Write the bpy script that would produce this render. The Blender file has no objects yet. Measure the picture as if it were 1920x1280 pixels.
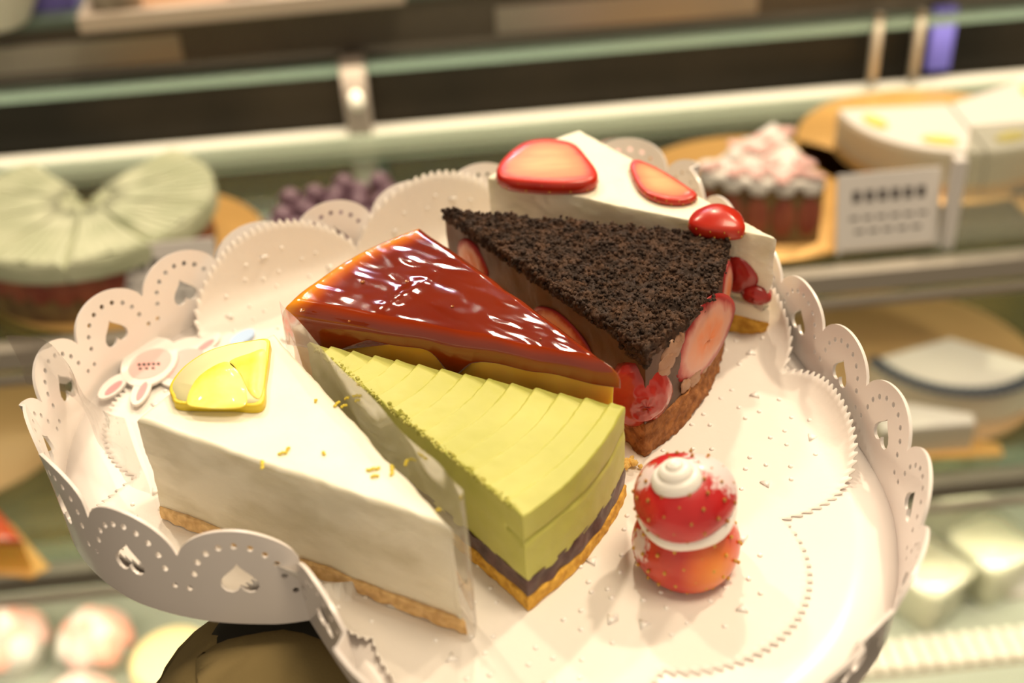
import bpy, bmesh, math, random
import numpy as np
from mathutils import Vector, Matrix, noise
from mathutils.geometry import delaunay_2d_cdt
random.seed(7)
PI = math.pi
SC = bpy.context.scene
COL = SC.collection

# ------------------------------------------------------------------ camera
FPX, PITCH, ROLL = 2300.0, 0.604922, -0.0635912      # focal length in pixels of the 1920 frame
CAM = np.array([0.0, 0.0, 124.37])                   # centimetres
cp, sp = math.cos(PITCH), math.sin(PITCH)
W_ = np.array([0, cp, -sp]); r0 = np.array([1.0, 0, 0]); u0 = np.cross(r0, W_)
R_ = math.cos(ROLL)*r0 + math.sin(ROLL)*u0
U_ = -math.sin(ROLL)*r0 + math.cos(ROLL)*u0
cd = bpy.data.cameras.new('camera'); co = bpy.data.objects.new('camera', cd); COL.objects.link(co)
m = Matrix.Identity(4)
for i in range(3):
    m[i][0] = R_[i]; m[i][1] = U_[i]; m[i][2] = -W_[i]; m[i][3] = CAM[i]*.01
co.matrix_world = m
cd.sensor_width = 22.3; cd.lens = FPX*22.3/1920; cd.clip_start = .02; cd.clip_end = 60
cd.dof.use_dof = True; cd.dof.focus_distance = .365; cd.dof.aperture_fstop = 4.0
SC.camera = co
SC.view_settings.view_transform = 'Standard'; SC.view_settings.look = 'None'
SC.view_settings.gamma = 1; SC.view_settings.use_curve_mapping = False
SC.view_settings.exposure = 0.28

# ------------------------------------------------------------------ world and ceiling lamps
wd = bpy.data.worlds.new('world'); SC.world = wd; wd.use_nodes = True
wn = wd.node_tree; bgn = wn.nodes['Background']; bgn.inputs[0].default_value = (1.0, .83, .62, 1)
wtc = wn.nodes.new('ShaderNodeTexCoord'); wsx = wn.nodes.new('ShaderNodeSeparateXYZ'); wn.links.new(wtc.outputs['Generated'], wsx.inputs[0])
wmr = wn.nodes.new('ShaderNodeMapRange'); wn.links.new(wsx.outputs['Y'], wmr.inputs[0])     # brighter shop behind the photographer, darker room beyond the case
for i_, v_ in ((1, -.6), (2, .35), (3, .42), (4, .05)): wmr.inputs[i_].default_value = v_
wn.links.new(wmr.outputs[0], bgn.inputs[1])
def area(name, loc, target, size, power, color, sizey=None):
    l = bpy.data.lights.new(name, 'AREA'); l.energy = power; l.color = color; l.size = size*.01
    if sizey: l.shape = 'RECTANGLE'; l.size_y = sizey*.01
    o = bpy.data.objects.new(name, l); COL.objects.link(o)
    o.location = Vector(loc)*.01
    o.rotation_euler = (Vector(target)-Vector(loc)).to_track_quat('-Z', 'Y').to_euler()
    return o
WARM = (1.0, .80, .56)
TGT = (0, 30, 100)
area('ceiling_lamp', (80, 105, 245), TGT, 8, 13.5, WARM)
area('ceiling_lamp', (-75, 150, 250), TGT, 8, 12, WARM)
area('ceiling_lamp', (10, 160, 255), TGT, 8, 12, WARM)
area('ceiling_lamp', (40, 20, 250), TGT, 50, 13, WARM)
for x_, y_, z_ in ((-15, 330, 262), (12, 300, 262), (-40, 250, 258), (35, 255, 258), (-5, 215, 262), (60, 320, 262), (-70, 300, 262)):   # row of small spots beyond the case, added for glints on the glaze
    area('glint_spot', (x_, y_, z_), TGT, 3.5, 1.3, (1.0, .86, .70))
area('ceiling_tube', (-20, 300, 225), TGT, 50, 5, (.80, .76, 1.0), 2)

# ------------------------------------------------------------------ helpers (all lengths in centimetres)
PO = np.array([-1.95, 29.28, 100.0])                 # middle of the heart tray's floor
YAW = math.radians(3)
EX = np.array([math.cos(YAW), math.sin(YAW), 0]); EY = np.array([-math.sin(YAW), math.cos(YAW), 0])
def at(px, py, z):
    """pixel of the photograph at height z above the tray floor -> world (cm)"""
    d = W_*FPX + R_*(px-960) + U_*(640-py)
    return CAM + d*((100+z-CAM[2])/d[2])
def atv(px, py, v):
    d = W_*FPX + R_*(px-960) + U_*(640-py)
    return CAM + d*(v/(d@EY))
def P(x, y, z=0.0): return PO + np.array([x, y, z])
def cw(u, v, z): return EX*u + EY*v + np.array([0, 0, 100+z])   # display case coordinates

def base(parent):
    b = np.zeros(3)
    while parent is not None: b = b+np.array(parent.location)*100; parent = parent.parent
    return b
def obj(name, verts, faces, mats, parent=None, smooth=True, loc=None, fmat=None, local=False):
    """one mesh object; verts are world centimetres (or local to the parent)"""
    if not isinstance(mats, (list, tuple)): mats = [mats]
    me = bpy.data.meshes.new(name)
    o0 = np.zeros(3) if local else (base(parent) if parent is not None else (np.array(loc) if loc is not None else np.mean(np.array(verts), axis=0)))
    V = [tuple((np.array(v)-o0)*.01) for v in verts]
    me.from_pydata(V, [], [tuple(f) for f in faces])
    for mm in mats: me.materials.append(mm)
    if fmat is not None: me.polygons.foreach_set('material_index', fmat)
    me.polygons.foreach_set('use_smooth', [smooth]*len(me.polygons))
    me.update()
    bm = bmesh.new(); bm.from_mesh(me); bmesh.ops.recalc_face_normals(bm, faces=bm.faces); bm.to_mesh(me); bm.free()
    o = bpy.data.objects.new(name, me); COL.objects.link(o)
    if parent is not None: o.parent = parent
    else: o.location = Vector(o0)*.01
    return o
def tag(o, label=None, cat=None, group=None, kind=None):
    if label: o['label'] = label
    if cat: o['category'] = cat
    if group: o['group'] = group
    if kind: o['kind'] = kind
    return o
def thing(name, loc, label, cat, group=None):
    o = bpy.data.objects.new(name, None); COL.objects.link(o)
    o.location = Vector(loc)*.01; o.empty_display_size = .02
    return tag(o, label, cat, group)
def dup(root, loc, label, rz=0.0, s=1.0):
    r = root.copy(); COL.objects.link(r); r.location = Vector(loc)*.01; r.rotation_euler = (0, 0, rz); r.scale = (s, s, s); r['label'] = label
    for ch in list(root.children):
        c = ch.copy(); COL.objects.link(c); c.parent = r
        for g in list(ch.children):
            d = g.copy(); COL.objects.link(d); d.parent = c
    return r
class MB:
    """collects shapes, builds ONE mesh"""
    def __init__(s): s.v = []; s.f = []; s.m = []
    def add(s, v, f, mi=0):
        n = len(s.v); s.v += [tuple(x) for x in v]; s.f += [tuple(i+n for i in q) for q in f]; s.m += [mi]*len(f); return s
    def box(s, c, ex, ey, ez, mi=0):
        c = np.array(c, float); v = [c+np.array(ex)*a+np.array(ey)*b+np.array(ez)*d for a in (-.5, .5) for b in (-.5, .5) for d in (-.5, .5)]
        return s.add(v, [(0, 1, 3, 2), (4, 6, 7, 5), (0, 4, 5, 1), (2, 3, 7, 6), (0, 2, 6, 4), (1, 5, 7, 3)], mi)
    def lathe(s, c, prof, n=40, mi=0, fn=None, T=None):
        v = []; f = []
        for i, (r, z) in enumerate(prof):
            for k in range(n):
                a = 2*PI*k/n; p = np.array([r*math.cos(a), r*math.sin(a), z])
                if fn: p = np.array(fn(p, a, i))
                if T is not None: p = np.array(T @ Vector(p))
                v.append(p+np.array(c))
        for i in range(len(prof)-1):
            for k in range(n): f.append((i*n+k, i*n+(k+1) % n, (i+1)*n+(k+1) % n, (i+1)*n+k))
        f.append(tuple(range(n-1, -1, -1))); f.append(tuple((len(prof)-1)*n+k for k in range(n)))
        return s.add(v, f, mi)
    def blob(s, c, r, mi=0, n=8, T=None, jit=0):
        v = []; f = []; m_ = max(4, n//2+1)
        rr = np.array(r if hasattr(r, '__len__') else (r, r, r), float)
        for i in range(m_+1):
            th = PI*i/m_
            for k in range(n):
                a = 2*PI*k/n; d = np.array([math.sin(th)*math.cos(a), math.sin(th)*math.sin(a), math.cos(th)])
                if jit: d = d*(1+jit*noise.noise(Vector(d*1.7+np.array(c))))
                d = d*rr
                if T is not None: d = np.array(T @ Vector(d))
                v.append(np.array(c)+d)
        for i in range(m_):
            for k in range(n): f.append((i*n+k, i*n+(k+1) % n, (i+1)*n+(k+1) % n, (i+1)*n+k))
        return s.add(v, f, mi)
    def prism(s, pts, z0, z1, mi=0, mtop=None, bev=0):
        """plan outline (world xy) raised from z0 to z1 (absolute)"""
        n = len(pts); pts = np.array(pts)[:, :2]; c = pts.mean(0)
        rings = [(0, z0), (0, z1-bev)]
        if bev: rings += [(.3*bev, z1-.3*bev), (bev, z1)]
        v = []
        for e, z in rings:
            for p in pts:
                d = c-p; L = np.hypot(*d)+1e-9; q = p+d/L*e; v.append((q[0], q[1], z))
        f = []
        for i in range(len(rings)-1):
            for k in range(n): f.append((i*n+k, i*n+(k+1) % n, (i+1)*n+(k+1) % n, (i+1)*n+k))
        s.add(v, f, mi)
        k0 = len(s.v)-len(v)
        s.f += [tuple(k0+k for k in range(n-1, -1, -1)), tuple(k0+(len(rings)-1)*n+k for k in range(n))]
        s.m += [mi, mi if mtop is None else mtop]
        return s
    def build(s, name, mats, parent=None, smooth=True, loc=None, local=False):
        return obj(name, s.v, s.f, mats, parent, smooth, loc, s.m, local)
def bevel(o, w=.05, seg=2):
    b = o.modifiers.new('bevel', 'BEVEL'); b.width = w*.01; b.segments = seg; b.limit_method = 'ANGLE'; b.angle_limit = .6; return o
def catmull(pts, n=10, closed=True):
    pts = [np.array(p, float) for p in pts]; out = []; N = len(pts)
    for i in range(N if closed else N-1):
        if closed: p0, p1, p2, p3 = pts[i-1], pts[i], pts[(i+1) % N], pts[(i+2) % N]
        else: p0, p1, p2, p3 = pts[max(i-1, 0)], pts[i], pts[i+1], pts[min(i+2, N-1)]
        for k in range(n):
            t = k/n; out.append(.5*((2*p1)+(p2-p0)*t+(2*p0-5*p1+4*p2-p3)*t*t+(3*p1-p0-3*p2+p3)*t**3))
    if not closed: out.append(pts[-1])
    return out

# ------------------------------------------------------------------ materials
def mat(name, col, rough=.6, col2=None, scale=100, detail=4, bump=0, bscale=None, sss=0, spec=.5, metal=0, coat=0, ramp=(.35, .65), sssr=(1, .6, .4), stretch=None, trans=0, dist=.001, bdetail=5):
    m = bpy.data.materials.new(name); m.use_nodes = True; nt = m.node_tree; b = nt.nodes['Principled BSDF']
    b.inputs['Base Color'].default_value = (*col, 1); b.inputs['Roughness'].default_value = rough
    b.inputs['Specular IOR Level'].default_value = spec; b.inputs['Metallic'].default_value = metal
    b.inputs['Coat Weight'].default_value = coat; b.inputs['Coat Roughness'].default_value = .05
    if sss:
        b.inputs['Subsurface Weight'].default_value = sss; b.inputs['Subsurface Radius'].default_value = sssr; b.inputs['Subsurface Scale'].default_value = .004
    if trans: b.inputs['Transmission Weight'].default_value = trans
    tc = nt.nodes.new('ShaderNodeTexCoord'); src = tc.outputs['Object']
    if stretch:
        mp = nt.nodes.new('ShaderNodeMapping'); mp.inputs['Scale'].default_value = stretch; nt.links.new(src, mp.inputs[0]); src = mp.outputs[0]
    if col2:
        n = nt.nodes.new('ShaderNodeTexNoise'); n.inputs['Scale'].default_value = scale; n.inputs['Detail'].default_value = detail
        nt.links.new(src, n.inputs['Vector']); rp = nt.nodes.new('ShaderNodeValToRGB')
        rp.color_ramp.elements[0].position = ramp[0]; rp.color_ramp.elements[1].position = ramp[1]
        rp.color_ramp.elements[0].color = (*col, 1); rp.color_ramp.elements[1].color = (*col2, 1)
        nt.links.new(n.outputs['Fac'], rp.inputs[0]); nt.links.new(rp.outputs[0], b.inputs['Base Color'])
    if bump:
        n2 = nt.nodes.new('ShaderNodeTexNoise'); n2.inputs['Scale'].default_value = bscale or scale; n2.inputs['Detail'].default_value = bdetail
        nt.links.new(src, n2.inputs['Vector']); bp = nt.nodes.new('ShaderNodeBump'); bp.inputs['Strength'].default_value = bump
        bp.inputs['Distance'].default_value = dist; nt.links.new(n2.outputs['Fac'], bp.inputs['Height']); nt.links.new(bp.outputs[0], b.inputs['Normal'])
    return m
def clear(name, tint=(1, 1, 1), gloss=.12, haze=.1, rough=.08, hcol=(.9, .9, .9), wrinkle=0, fres=.5):
    """thin clear sheet: mostly see-through, a little haze and a fresnel sheen"""
    m = bpy.data.materials.new(name); m.use_nodes = True; nt = m.node_tree; nt.nodes.clear()
    out = nt.nodes.new('ShaderNodeOutputMaterial'); t = nt.nodes.new('ShaderNodeBsdfTransparent'); t.inputs[0].default_value = (*tint, 1)
    g = nt.nodes.new('ShaderNodeBsdfGlossy'); g.inputs['Roughness'].default_value = rough
    d = nt.nodes.new('ShaderNodeBsdfDiffuse'); d.inputs[0].default_value = (*hcol, 1)
    m1 = nt.nodes.new('ShaderNodeMixShader'); m1.inputs[0].default_value = haze; nt.links.new(t.outputs[0], m1.inputs[1]); nt.links.new(d.outputs[0], m1.inputs[2])
    lw = nt.nodes.new('ShaderNodeLayerWeight'); lw.inputs[0].default_value = .3
    mm = nt.nodes.new('ShaderNodeMath'); mm.operation = 'MULTIPLY_ADD'; mm.inputs[1].default_value = .5; mm.inputs[2].default_value = gloss; nt.links.new(lw.outputs['Fresnel'], mm.inputs[0])
    m2 = nt.nodes.new('ShaderNodeMixShader'); mm.inputs[1].default_value = fres; nt.links.new(mm.outputs[0], m2.inputs[0]); nt.links.new(m1.outputs[0], m2.inputs[1]); nt.links.new(g.outputs[0], m2.inputs[2])
    if wrinkle:
        tc = nt.nodes.new('ShaderNodeTexCoord'); n = nt.nodes.new('ShaderNodeTexNoise'); n.inputs['Scale'].default_value = 40; nt.links.new(tc.outputs['Object'], n.inputs['Vector'])
        bp = nt.nodes.new('ShaderNodeBump'); bp.inputs['Strength'].default_value = wrinkle; bp.inputs['Distance'].default_value = .002
        nt.links.new(n.outputs['Fac'], bp.inputs['Height']); nt.links.new(bp.outputs[0], g.inputs['Normal'])
    nt.links.new(m2.outputs[0], out.inputs[0]); return m
def emit(name, col, s):
    m = bpy.data.materials.new(name); m.use_nodes = True; nt = m.node_tree; b = nt.nodes['Principled BSDF']
    b.inputs['Base Color'].default_value = (*col, 1); b.inputs['Emission Color'].default_value = (*col, 1); b.inputs['Emission Strength'].default_value = s; return m

M = {}
M['enamel'] = mat('white_enamel', (.80, .75, .72), .28, spec=.5, coat=.3)
M['doily'] = mat('doily_paper', (.80, .76, .71), .42, bump=.1, bscale=300, spec=.3)
M['emboss'] = mat('embossed_gloss', (.90, .88, .85), .15, spec=.8)
M['cream'] = mat('lemon_cream', (.86, .82, .66), .38, (.90, .86, .72), 60, sss=.25, bump=.12, bscale=120, sssr=(1, .9, .7))
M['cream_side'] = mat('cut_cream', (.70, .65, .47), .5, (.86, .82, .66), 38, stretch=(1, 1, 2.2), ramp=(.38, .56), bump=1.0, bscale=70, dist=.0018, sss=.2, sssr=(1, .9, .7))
M['crust'] = mat('biscuit_crust', (.62, .36, .10), .85, (.86, .58, .22), 420, 6, bump=.9, bscale=420, dist=.0012)
M['crust_gold'] = mat('gold_biscuit_crust', (.55, .28, .03), .85, (.80, .48, .07), 420, 6, bump=.9, bscale=420, dist=.0012)
M['matcha'] = mat('matcha_mousse', (.45, .46, .09), .5, (.53, .53, .13), 40, bump=.15, bscale=300, sss=.15, sssr=(.8, 1, .3))
M['matcha_top'] = mat('matcha_top', (.43, .40, .13), .5, (.48, .445, .155), 30, bump=.1, bscale=200, sss=.12, sssr=(.8, 1, .3))
M['matcha_crumb'] = mat('matcha_crumb', (.40, .40, .07), .8, (.55, .52, .14), 300, bump=.8, bscale=400)
M['bean'] = mat('red_bean_paste', (.055, .022, .022), .45, (.13, .065, .06), 160, bump=.6, bscale=220)
M['sponge'] = mat('cocoa_sponge', (.22, .075, .018), .9, (.42, .17, .05), 380, 7, bump=1.0, bscale=420, dist=.0018)
M['mousse'] = mat('chocolate_mousse', (.080, .034, .018), .55, (.125, .055, .03), 70, bump=.35, bscale=140, sss=.08)
M['mousse_light'] = mat('pale_chocolate_mousse', (.36, .19, .11), .5, (.46, .27, .17), 90, bump=.5, bscale=140)
M['crumb'] = mat('cocoa_crumbs', (.026, .012, .006), .75, (.095, .045, .022), 260, 8, bump=1.0, bscale=500, ramp=(.42, .72), dist=.001, spec=.35)
M['jelly'] = mat('yellow_pudding', (.78, .40, .04), .3, (.86, .52, .10), 35, sss=.6, sssr=(1, .6, .1), coat=.3)
M['lemon_skin'] = mat('lemon_skin', (.78, .60, .03), .4, bump=.3, bscale=500)
M['zest'] = mat('lemon_zest', (.78, .62, .05), .5)
M['skin'] = mat('strawberry_skin', (.42, .012, .005), .28, (.54, .03, .008), 60, coat=.15, bump=.15, bscale=120, sss=.04, sssr=(1, .2, .1))
M['seed'] = mat('seed', (.60, .34, .05), .4)
M['seed_dark'] = mat('dark_seed', (.42, .20, .04), .4)
M['whip'] = mat('meringue_cream', (.86, .84, .79), .35, sss=.2, sssr=(1, .9, .8))
M['pink'] = mat('pink_print', (.86, .30, .32), .5)
M['pale_pink'] = mat('pale_pink_print', (.80, .46, .44), .5)
M['card'] = mat('white_card', (.76, .73, .70), .5)
M['ink'] = mat('dark_ink', (.06, .05, .05), .6)
M['bluep'] = mat('blue_print', (.42, .60, .90), .5)
M['film'] = clear('clear_cake_film', gloss=.02, haze=.16, hcol=(.9, .88, .85), wrinkle=.5)
M['film_thin'] = clear('clear_cake_film_thin', gloss=.0, haze=.05, hcol=(.9, .88, .85), wrinkle=.7)
M['sleeve'] = mat('olive_cloth', (.25, .185, .07), .85, (.31, .23, .095), 30, bump=.35, bscale=1500, dist=.0004)
M['lining'] = mat('black_lining', (.02, .018, .012), .8)
M['body_skin'] = mat('skin', (.62, .38, .26), .5, sss=.2)
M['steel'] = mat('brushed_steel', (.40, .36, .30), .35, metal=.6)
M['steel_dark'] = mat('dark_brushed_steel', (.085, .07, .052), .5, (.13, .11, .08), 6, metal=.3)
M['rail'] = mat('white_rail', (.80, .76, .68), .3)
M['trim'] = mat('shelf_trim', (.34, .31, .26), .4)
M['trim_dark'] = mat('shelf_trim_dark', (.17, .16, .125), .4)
M['dark'] = mat('dark_back_glass', (.008, .007, .005), .4, (.025, .019, .012), 5, spec=.15)
M['mirror'] = mat('dark_mirror', (.26, .17, .06), .18, (.14, .11, .05), 9, metal=.8)
M['glass_edge'] = mat('green_glass_edge', (.10, .14, .11), .3)
M['glass'] = clear('shelf_glass', tint=(.86, .93, .88), gloss=.01, haze=.015, hcol=(.6, .66, .58), fres=.2)
M['gold'] = mat('gold_card', (.72, .43, .14), .35, metal=.35)
M['tan'] = mat('tan_board', (.40, .25, .11), .55)
M['crepe'] = mat('green_crepe', (.42, .46, .30), .6, (.54, .57, .40), 40, bump=.3, bscale=60)
M['crepe_dark'] = mat('green_crepe_seam', (.12, .14, .05), .7)
M['brown'] = mat('brown_filling', (.14, .07, .03), .7, (.25, .16, .05), 60)
M['red_dull'] = mat('red_berry_slice', (.36, .10, .045), .5, (.24, .045, .025), 60)
M['petal'] = mat('pink_petal', (.72, .42, .38), .6, (.80, .56, .52), 50)
M['petal_hot'] = mat('coral_petal', (.90, .38, .30), .6, (.90, .55, .45), 50)
M['white'] = mat('white_icing', (.72, .69, .64), .5)
M['bgcream'] = mat('pale_cheesecake', (.58, .53, .41), .55)
M['yellow'] = mat('yellow_fruit', (.78, .66, .14), .5)
M['navy'] = mat('dark_berry_border', (.05, .06, .08), .5)
M['purple'] = mat('purple_berry', (.10, .045, .07), .45, (.24, .15, .20), 60)
M['pudding'] = mat('milk_pudding', (.92, .89, .74), .4)
M['cup'] = clear('cup_plastic', tint=(.95, .97, .93), gloss=.06, haze=.25, hcol=(.75, .75, .62))
M['deck'] = mat('pale_steel_deck', (.40, .43, .37), .22, (.46, .49, .43), 3, metal=.25)
M['wood'] = mat('wooden_tray', (.42, .24, .13), .5, (.52, .33, .19), 20)
M['wood_pale'] = mat('pale_wood', (.56, .47, .38), .5)
M['bluelight'] = emit('violet_led', (.10, .09, .35), .22)
M['led'] = emit('warm_led', (1.0, .88, .66), 4)

def cut_material():
    """cut strawberry face: pale core, orange flesh with rays, red rim (object space, y is the long axis)"""
    m = mat('strawberry_flesh', (.9, .3, .1), .42, coat=.08); nt = m.node_tree; b = nt.nodes['Principled BSDF']
    tc = nt.nodes.new('ShaderNodeTexCoord'); n = nt.nodes.new('ShaderNodeTexNoise'); n.inputs['Scale'].default_value = 160; n.inputs['Detail'].default_value = 3
    mp = nt.nodes.new('ShaderNodeMapping'); mp.inputs['Scale'].default_value = (.35, 2.2, 1); nt.links.new(tc.outputs['Object'], mp.inputs[0]); nt.links.new(mp.outputs[0], n.inputs['Vector'])
    at_ = nt.nodes.new('ShaderNodeAttribute'); at_.attribute_name = 'edge'
    mm = nt.nodes.new('ShaderNodeMath'); mm.operation = 'MULTIPLY_ADD'; mm.inputs[1].default_value = .45; nt.links.new(n.outputs['Fac'], mm.inputs[0]); nt.links.new(at_.outputs['Fac'], mm.inputs[2])
    rp = nt.nodes.new('ShaderNodeValToRGB'); e = rp.color_ramp.elements
    e[0].position = .18; e[0].color = (.90, .36, .13, 1); e[1].position = 1.15 if False else 1.0; e[1].color = (.62, .02, .008, 1)
    for p_, c_ in ((.42, (.88, .24, .07, 1)), (.68, (.86, .17, .04, 1)), (.88, (.70, .06, .015, 1))):
        q = e.new(p_); q.color = c_
    nt.links.new(mm.outputs[0], rp.inputs[0]); nt.links.new(rp.outputs[0], b.inputs['Base Color']); return m
M['flesh'] = cut_material()
def glaze_material():
    m = mat('caramel_glaze', (.30, .035, .003), .08, coat=.8, spec=.4); nt = m.node_tree; b = nt.nodes['Principled BSDF']
    b.inputs['Subsurface Weight'].default_value = .12; b.inputs['Subsurface Radius'].default_value = (1, .25, .03); b.inputs['Subsurface Scale'].default_value = .006
    at_ = nt.nodes.new('ShaderNodeAttribute'); at_.attribute_name = 'edge'
    tc = nt.nodes.new('ShaderNodeTexCoord'); n = nt.nodes.new('ShaderNodeTexNoise'); n.inputs['Scale'].default_value = 28; n.inputs['Detail'].default_value = 2; nt.links.new(tc.outputs['Object'], n.inputs['Vector'])
    mm = nt.nodes.new('ShaderNodeMath'); mm.operation = 'MULTIPLY_ADD'; mm.inputs[1].default_value = .30; nt.links.new(n.outputs['Fac'], mm.inputs[0]); nt.links.new(at_.outputs['Fac'], mm.inputs[2])
    rp = nt.nodes.new('ShaderNodeValToRGB'); e = rp.color_ramp.elements
    e[0].position = .10; e[0].color = (.155, .012, .001, 1); e[1].position = 1.0; e[1].color = (.80, .30, .015, 1)
    q = e.new(.35); q.color = (.27, .030, .002, 1); q = e.new(.7); q.color = (.52, .12, .005, 1)
    nt.links.new(mm.outputs[0], rp.inputs[0]); nt.links.new(rp.outputs[0], b.inputs['Base Color'])
    n3 = nt.nodes.new('ShaderNodeTexNoise'); n3.inputs['Scale'].default_value = 55; n3.inputs['Detail'].default_value = 1; nt.links.new(tc.outputs['Object'], n3.inputs['Vector'])
    bp = nt.nodes.new('ShaderNodeBump'); bp.inputs['Strength'].default_value = .10; bp.inputs['Distance'].default_value = .002; nt.links.new(n3.outputs['Fac'], bp.inputs['Height'])
    nt.links.new(bp.outputs[0], b.inputs['Normal']); nt.links.new(bp.outputs[0], b.inputs['Coat Normal']); return m
M['glaze'] = glaze_material()
def sugar_material(name, sugar, c1, c2, patch):
    """strawberry skin with icing sugar clinging in patches and one unripe patch"""
    m = mat(name, c1, .3, c2, 70, coat=.25); nt = m.node_tree; b = nt.nodes['Principled BSDF']
    old = b.inputs['Base Color'].links[0].from_socket
    tc = nt.nodes.new('ShaderNodeTexCoord')
    def mask(center, r0_, r1_):
        vs = nt.nodes.new('ShaderNodeVectorMath'); vs.operation = 'DISTANCE'; vs.inputs[1].default_value = [c*.01 for c in center]; nt.links.new(tc.outputs['Object'], vs.inputs[0])
        mr = nt.nodes.new('ShaderNodeMapRange'); mr.inputs[1].default_value = r0_*.01; mr.inputs[2].default_value = r1_*.01; mr.inputs[3].default_value = 1; mr.inputs[4].default_value = 0; nt.links.new(vs.outputs['Value'], mr.inputs[0]); return mr.outputs[0]
    def mix(a, fac, col):
        mx = nt.nodes.new('ShaderNodeMix'); mx.data_type = 'RGBA'; nt.links.new(fac, mx.inputs[0]); nt.links.new(a, mx.inputs[6]); mx.inputs[7].default_value = (*col, 1); return mx.outputs[2]
    c = old
    if patch: c = mix(c, mask(*patch), (.78, .26, .03))
    n = nt.nodes.new('ShaderNodeTexNoise'); n.inputs['Scale'].default_value = 520; n.inputs['Detail'].default_value = 3; nt.links.new(tc.outputs['Object'], n.inputs['Vector'])
    for ce, a, b_ in sugar:
        ad = nt.nodes.new('ShaderNodeMath'); ad.operation = 'ADD'; nt.links.new(mask(ce, a, b_), ad.inputs[0]); nt.links.new(n.outputs['Fac'], ad.inputs[1])
        mr = nt.nodes.new('ShaderNodeMapRange'); mr.inputs[1].default_value = 1.02; mr.inputs[2].default_value = 1.2; nt.links.new(ad.outputs[0], mr.inputs[0])
        c = mix(c, mr.outputs[0], (.80, .66, .66))
    nt.links.new(c, b.inputs['Base Color']); return m

# ------------------------------------------------------------------ room shell
def structure(name, o): o['kind'] = 'structure'; return o
for nm, c, s in (('floor', (0, 150, -2), (700, 700, 4)), ('wall_back', (0, 380, 130), (700, 4, 264)), ('wall_left', (-350, 150, 130), (4, 700, 264)), ('wall_right', (350, 150, 130), (4, 700, 264))):
    mm = mat(nm+'_surface', (.20, .16, .12) if nm == 'floor' else (.10, .075, .05), .6, (.26, .21, .16) if nm == 'floor' else (.14, .11, .08), 1.5)
    structure(nm, MB().box(c, (s[0], 0, 0), (0, s[1], 0), (0, 0, s[2])).build(nm, mm, smooth=False))

# ------------------------------------------------------------------ display case
Z1, Z2, Z3 = -15.4, -33.3, -56.0      # tops of the two shelves and of the deck
VF, VB = 62.0, 88.0                   # front and back of the shelves
UL, UR = -75.0, 75.0
case = thing('display_case', cw(0, 75, -100), 'chilled steel and glass cake display case behind the heart tray', 'display case')
def cbox(name, u0, u1, v0, v1, z0, z1, m_, parent=case, bev=0, smooth=False):
    o = MB().box(cw((u0+u1)/2, (v0+v1)/2, (z0+z1)/2), EX*(u1-u0), EY*(v1-v0), (0, 0, z1-z0)).build(name, m_, parent, smooth)
    if bev: bevel(o, bev)
    return o
cbox('cabinet_base', UL, UR, 55, 93, -100, Z3-.4, M['steel_dark'])
cbox('deck', UL, UR, 58.5, VB+4, Z3-.4, Z3, M['deck'])
for z, nm in ((Z1, 'glass_shelf'), (Z2, 'glass_shelf')):
    s = cbox(nm, UL, UR, VF, VB-(.9 if z == Z1 else 0), z-.6, z, M['glass'])
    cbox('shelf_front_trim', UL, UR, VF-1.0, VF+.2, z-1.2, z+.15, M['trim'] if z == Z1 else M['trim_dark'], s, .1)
    cbox('price_rail', UL, UR, VF-1.4, VF-.9, z-2.1, z-1.5, M['steel'], s, .1)
    cbox('led_cover', UL, UR, VF+.2, VF+1.5, z-.85, z-.62, M['trim_dark'], s)
    cbox('shelf_led', UL+3, UR-3, VF+.4, VF+1.2, z-1.15, z-.87, M['led'], s)
cbox('back_rail', UL, UR, VB-.4, VB+1.4, Z1-2.6, Z1-.3, M['rail'], bev=.25)
cbox('rail_lip', UL, UR, VB-.7, VB-.4, Z1-2.0, Z1-1.6, M['steel'])
cbox('rear_glass', UL, UR, VB+1.7, VB+2.3, Z1-.4, -9.2, M['dark'])
cbox('back_mirror', UL, UR, VB+1.7, VB+2.3, Z3, Z1-2.3, M['mirror'])
cbox('green_glass_ledge', UL, UR, VB+.2, VB+1.6, -11.0, -10.2, M['glass_edge'])
cbox('header_panel', UL, UR, VB+1.6, VB+2.6, -10.2, -6.0, M['steel_dark'])
cbox('header_inlay', -75, -18.5, VB+1.4, VB+1.6, -9.3, -7.2, M['steel'])
cbox('header_inlay', 5, 25, VB+1.4, VB+1.6, -9.3, -7.2, M['steel'])
cbox('glass_top', UL, UR, VB+1.2, VB+42, -6.0, -5.4, M['glass_edge'])
cbox('rear_counter', UL, UR, VB+2.6, VB+42, -100, -6.0, M['steel_dark'])
pst = cbox('door_post', -7.0, -5.1, VB-.3, VB+1.0, Z2, -9.6, M['rail'] if False else mat('post_metal', (.36, .30, .26), .35, metal=.4), bev=.2)
MB().blob(cw(-6.0, VB-.6, -12.8), (.55, .3, .8), n=12).build('bolt', M['rail'], pst)
cbox('post_glass_edge', -5.0, -4.3, VB-.1, VB+.3, Z2, Z1-1.7, M['glass_edge'])
for uu in (34.1, 37.4): cbox('thin_post', uu-.3, uu+.3, VB-.3, VB+.4, Z1, -9.6, M['steel'], bev=.1)
cbox('violet_light_strip', 38.6, 40.4, VB+.4, VB+1.0, Z1+.6, -9.8, M['bluelight'])
for i, z in enumerate((-24.0,)): pass
gr = cbox('air_grille_frame', 26, 62, 63.6, 67.2, Z3-.1, Z3+.1, mat('grille_gap', (.20, .16, .11), .6), bev=.15)
for i in range(28):
    u = 26.6+i*1.25
    cbox('grille_slat', u, u+.75, 63.9, 66.9, Z3+.1, Z3+.5, M['rail'], gr)
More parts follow.
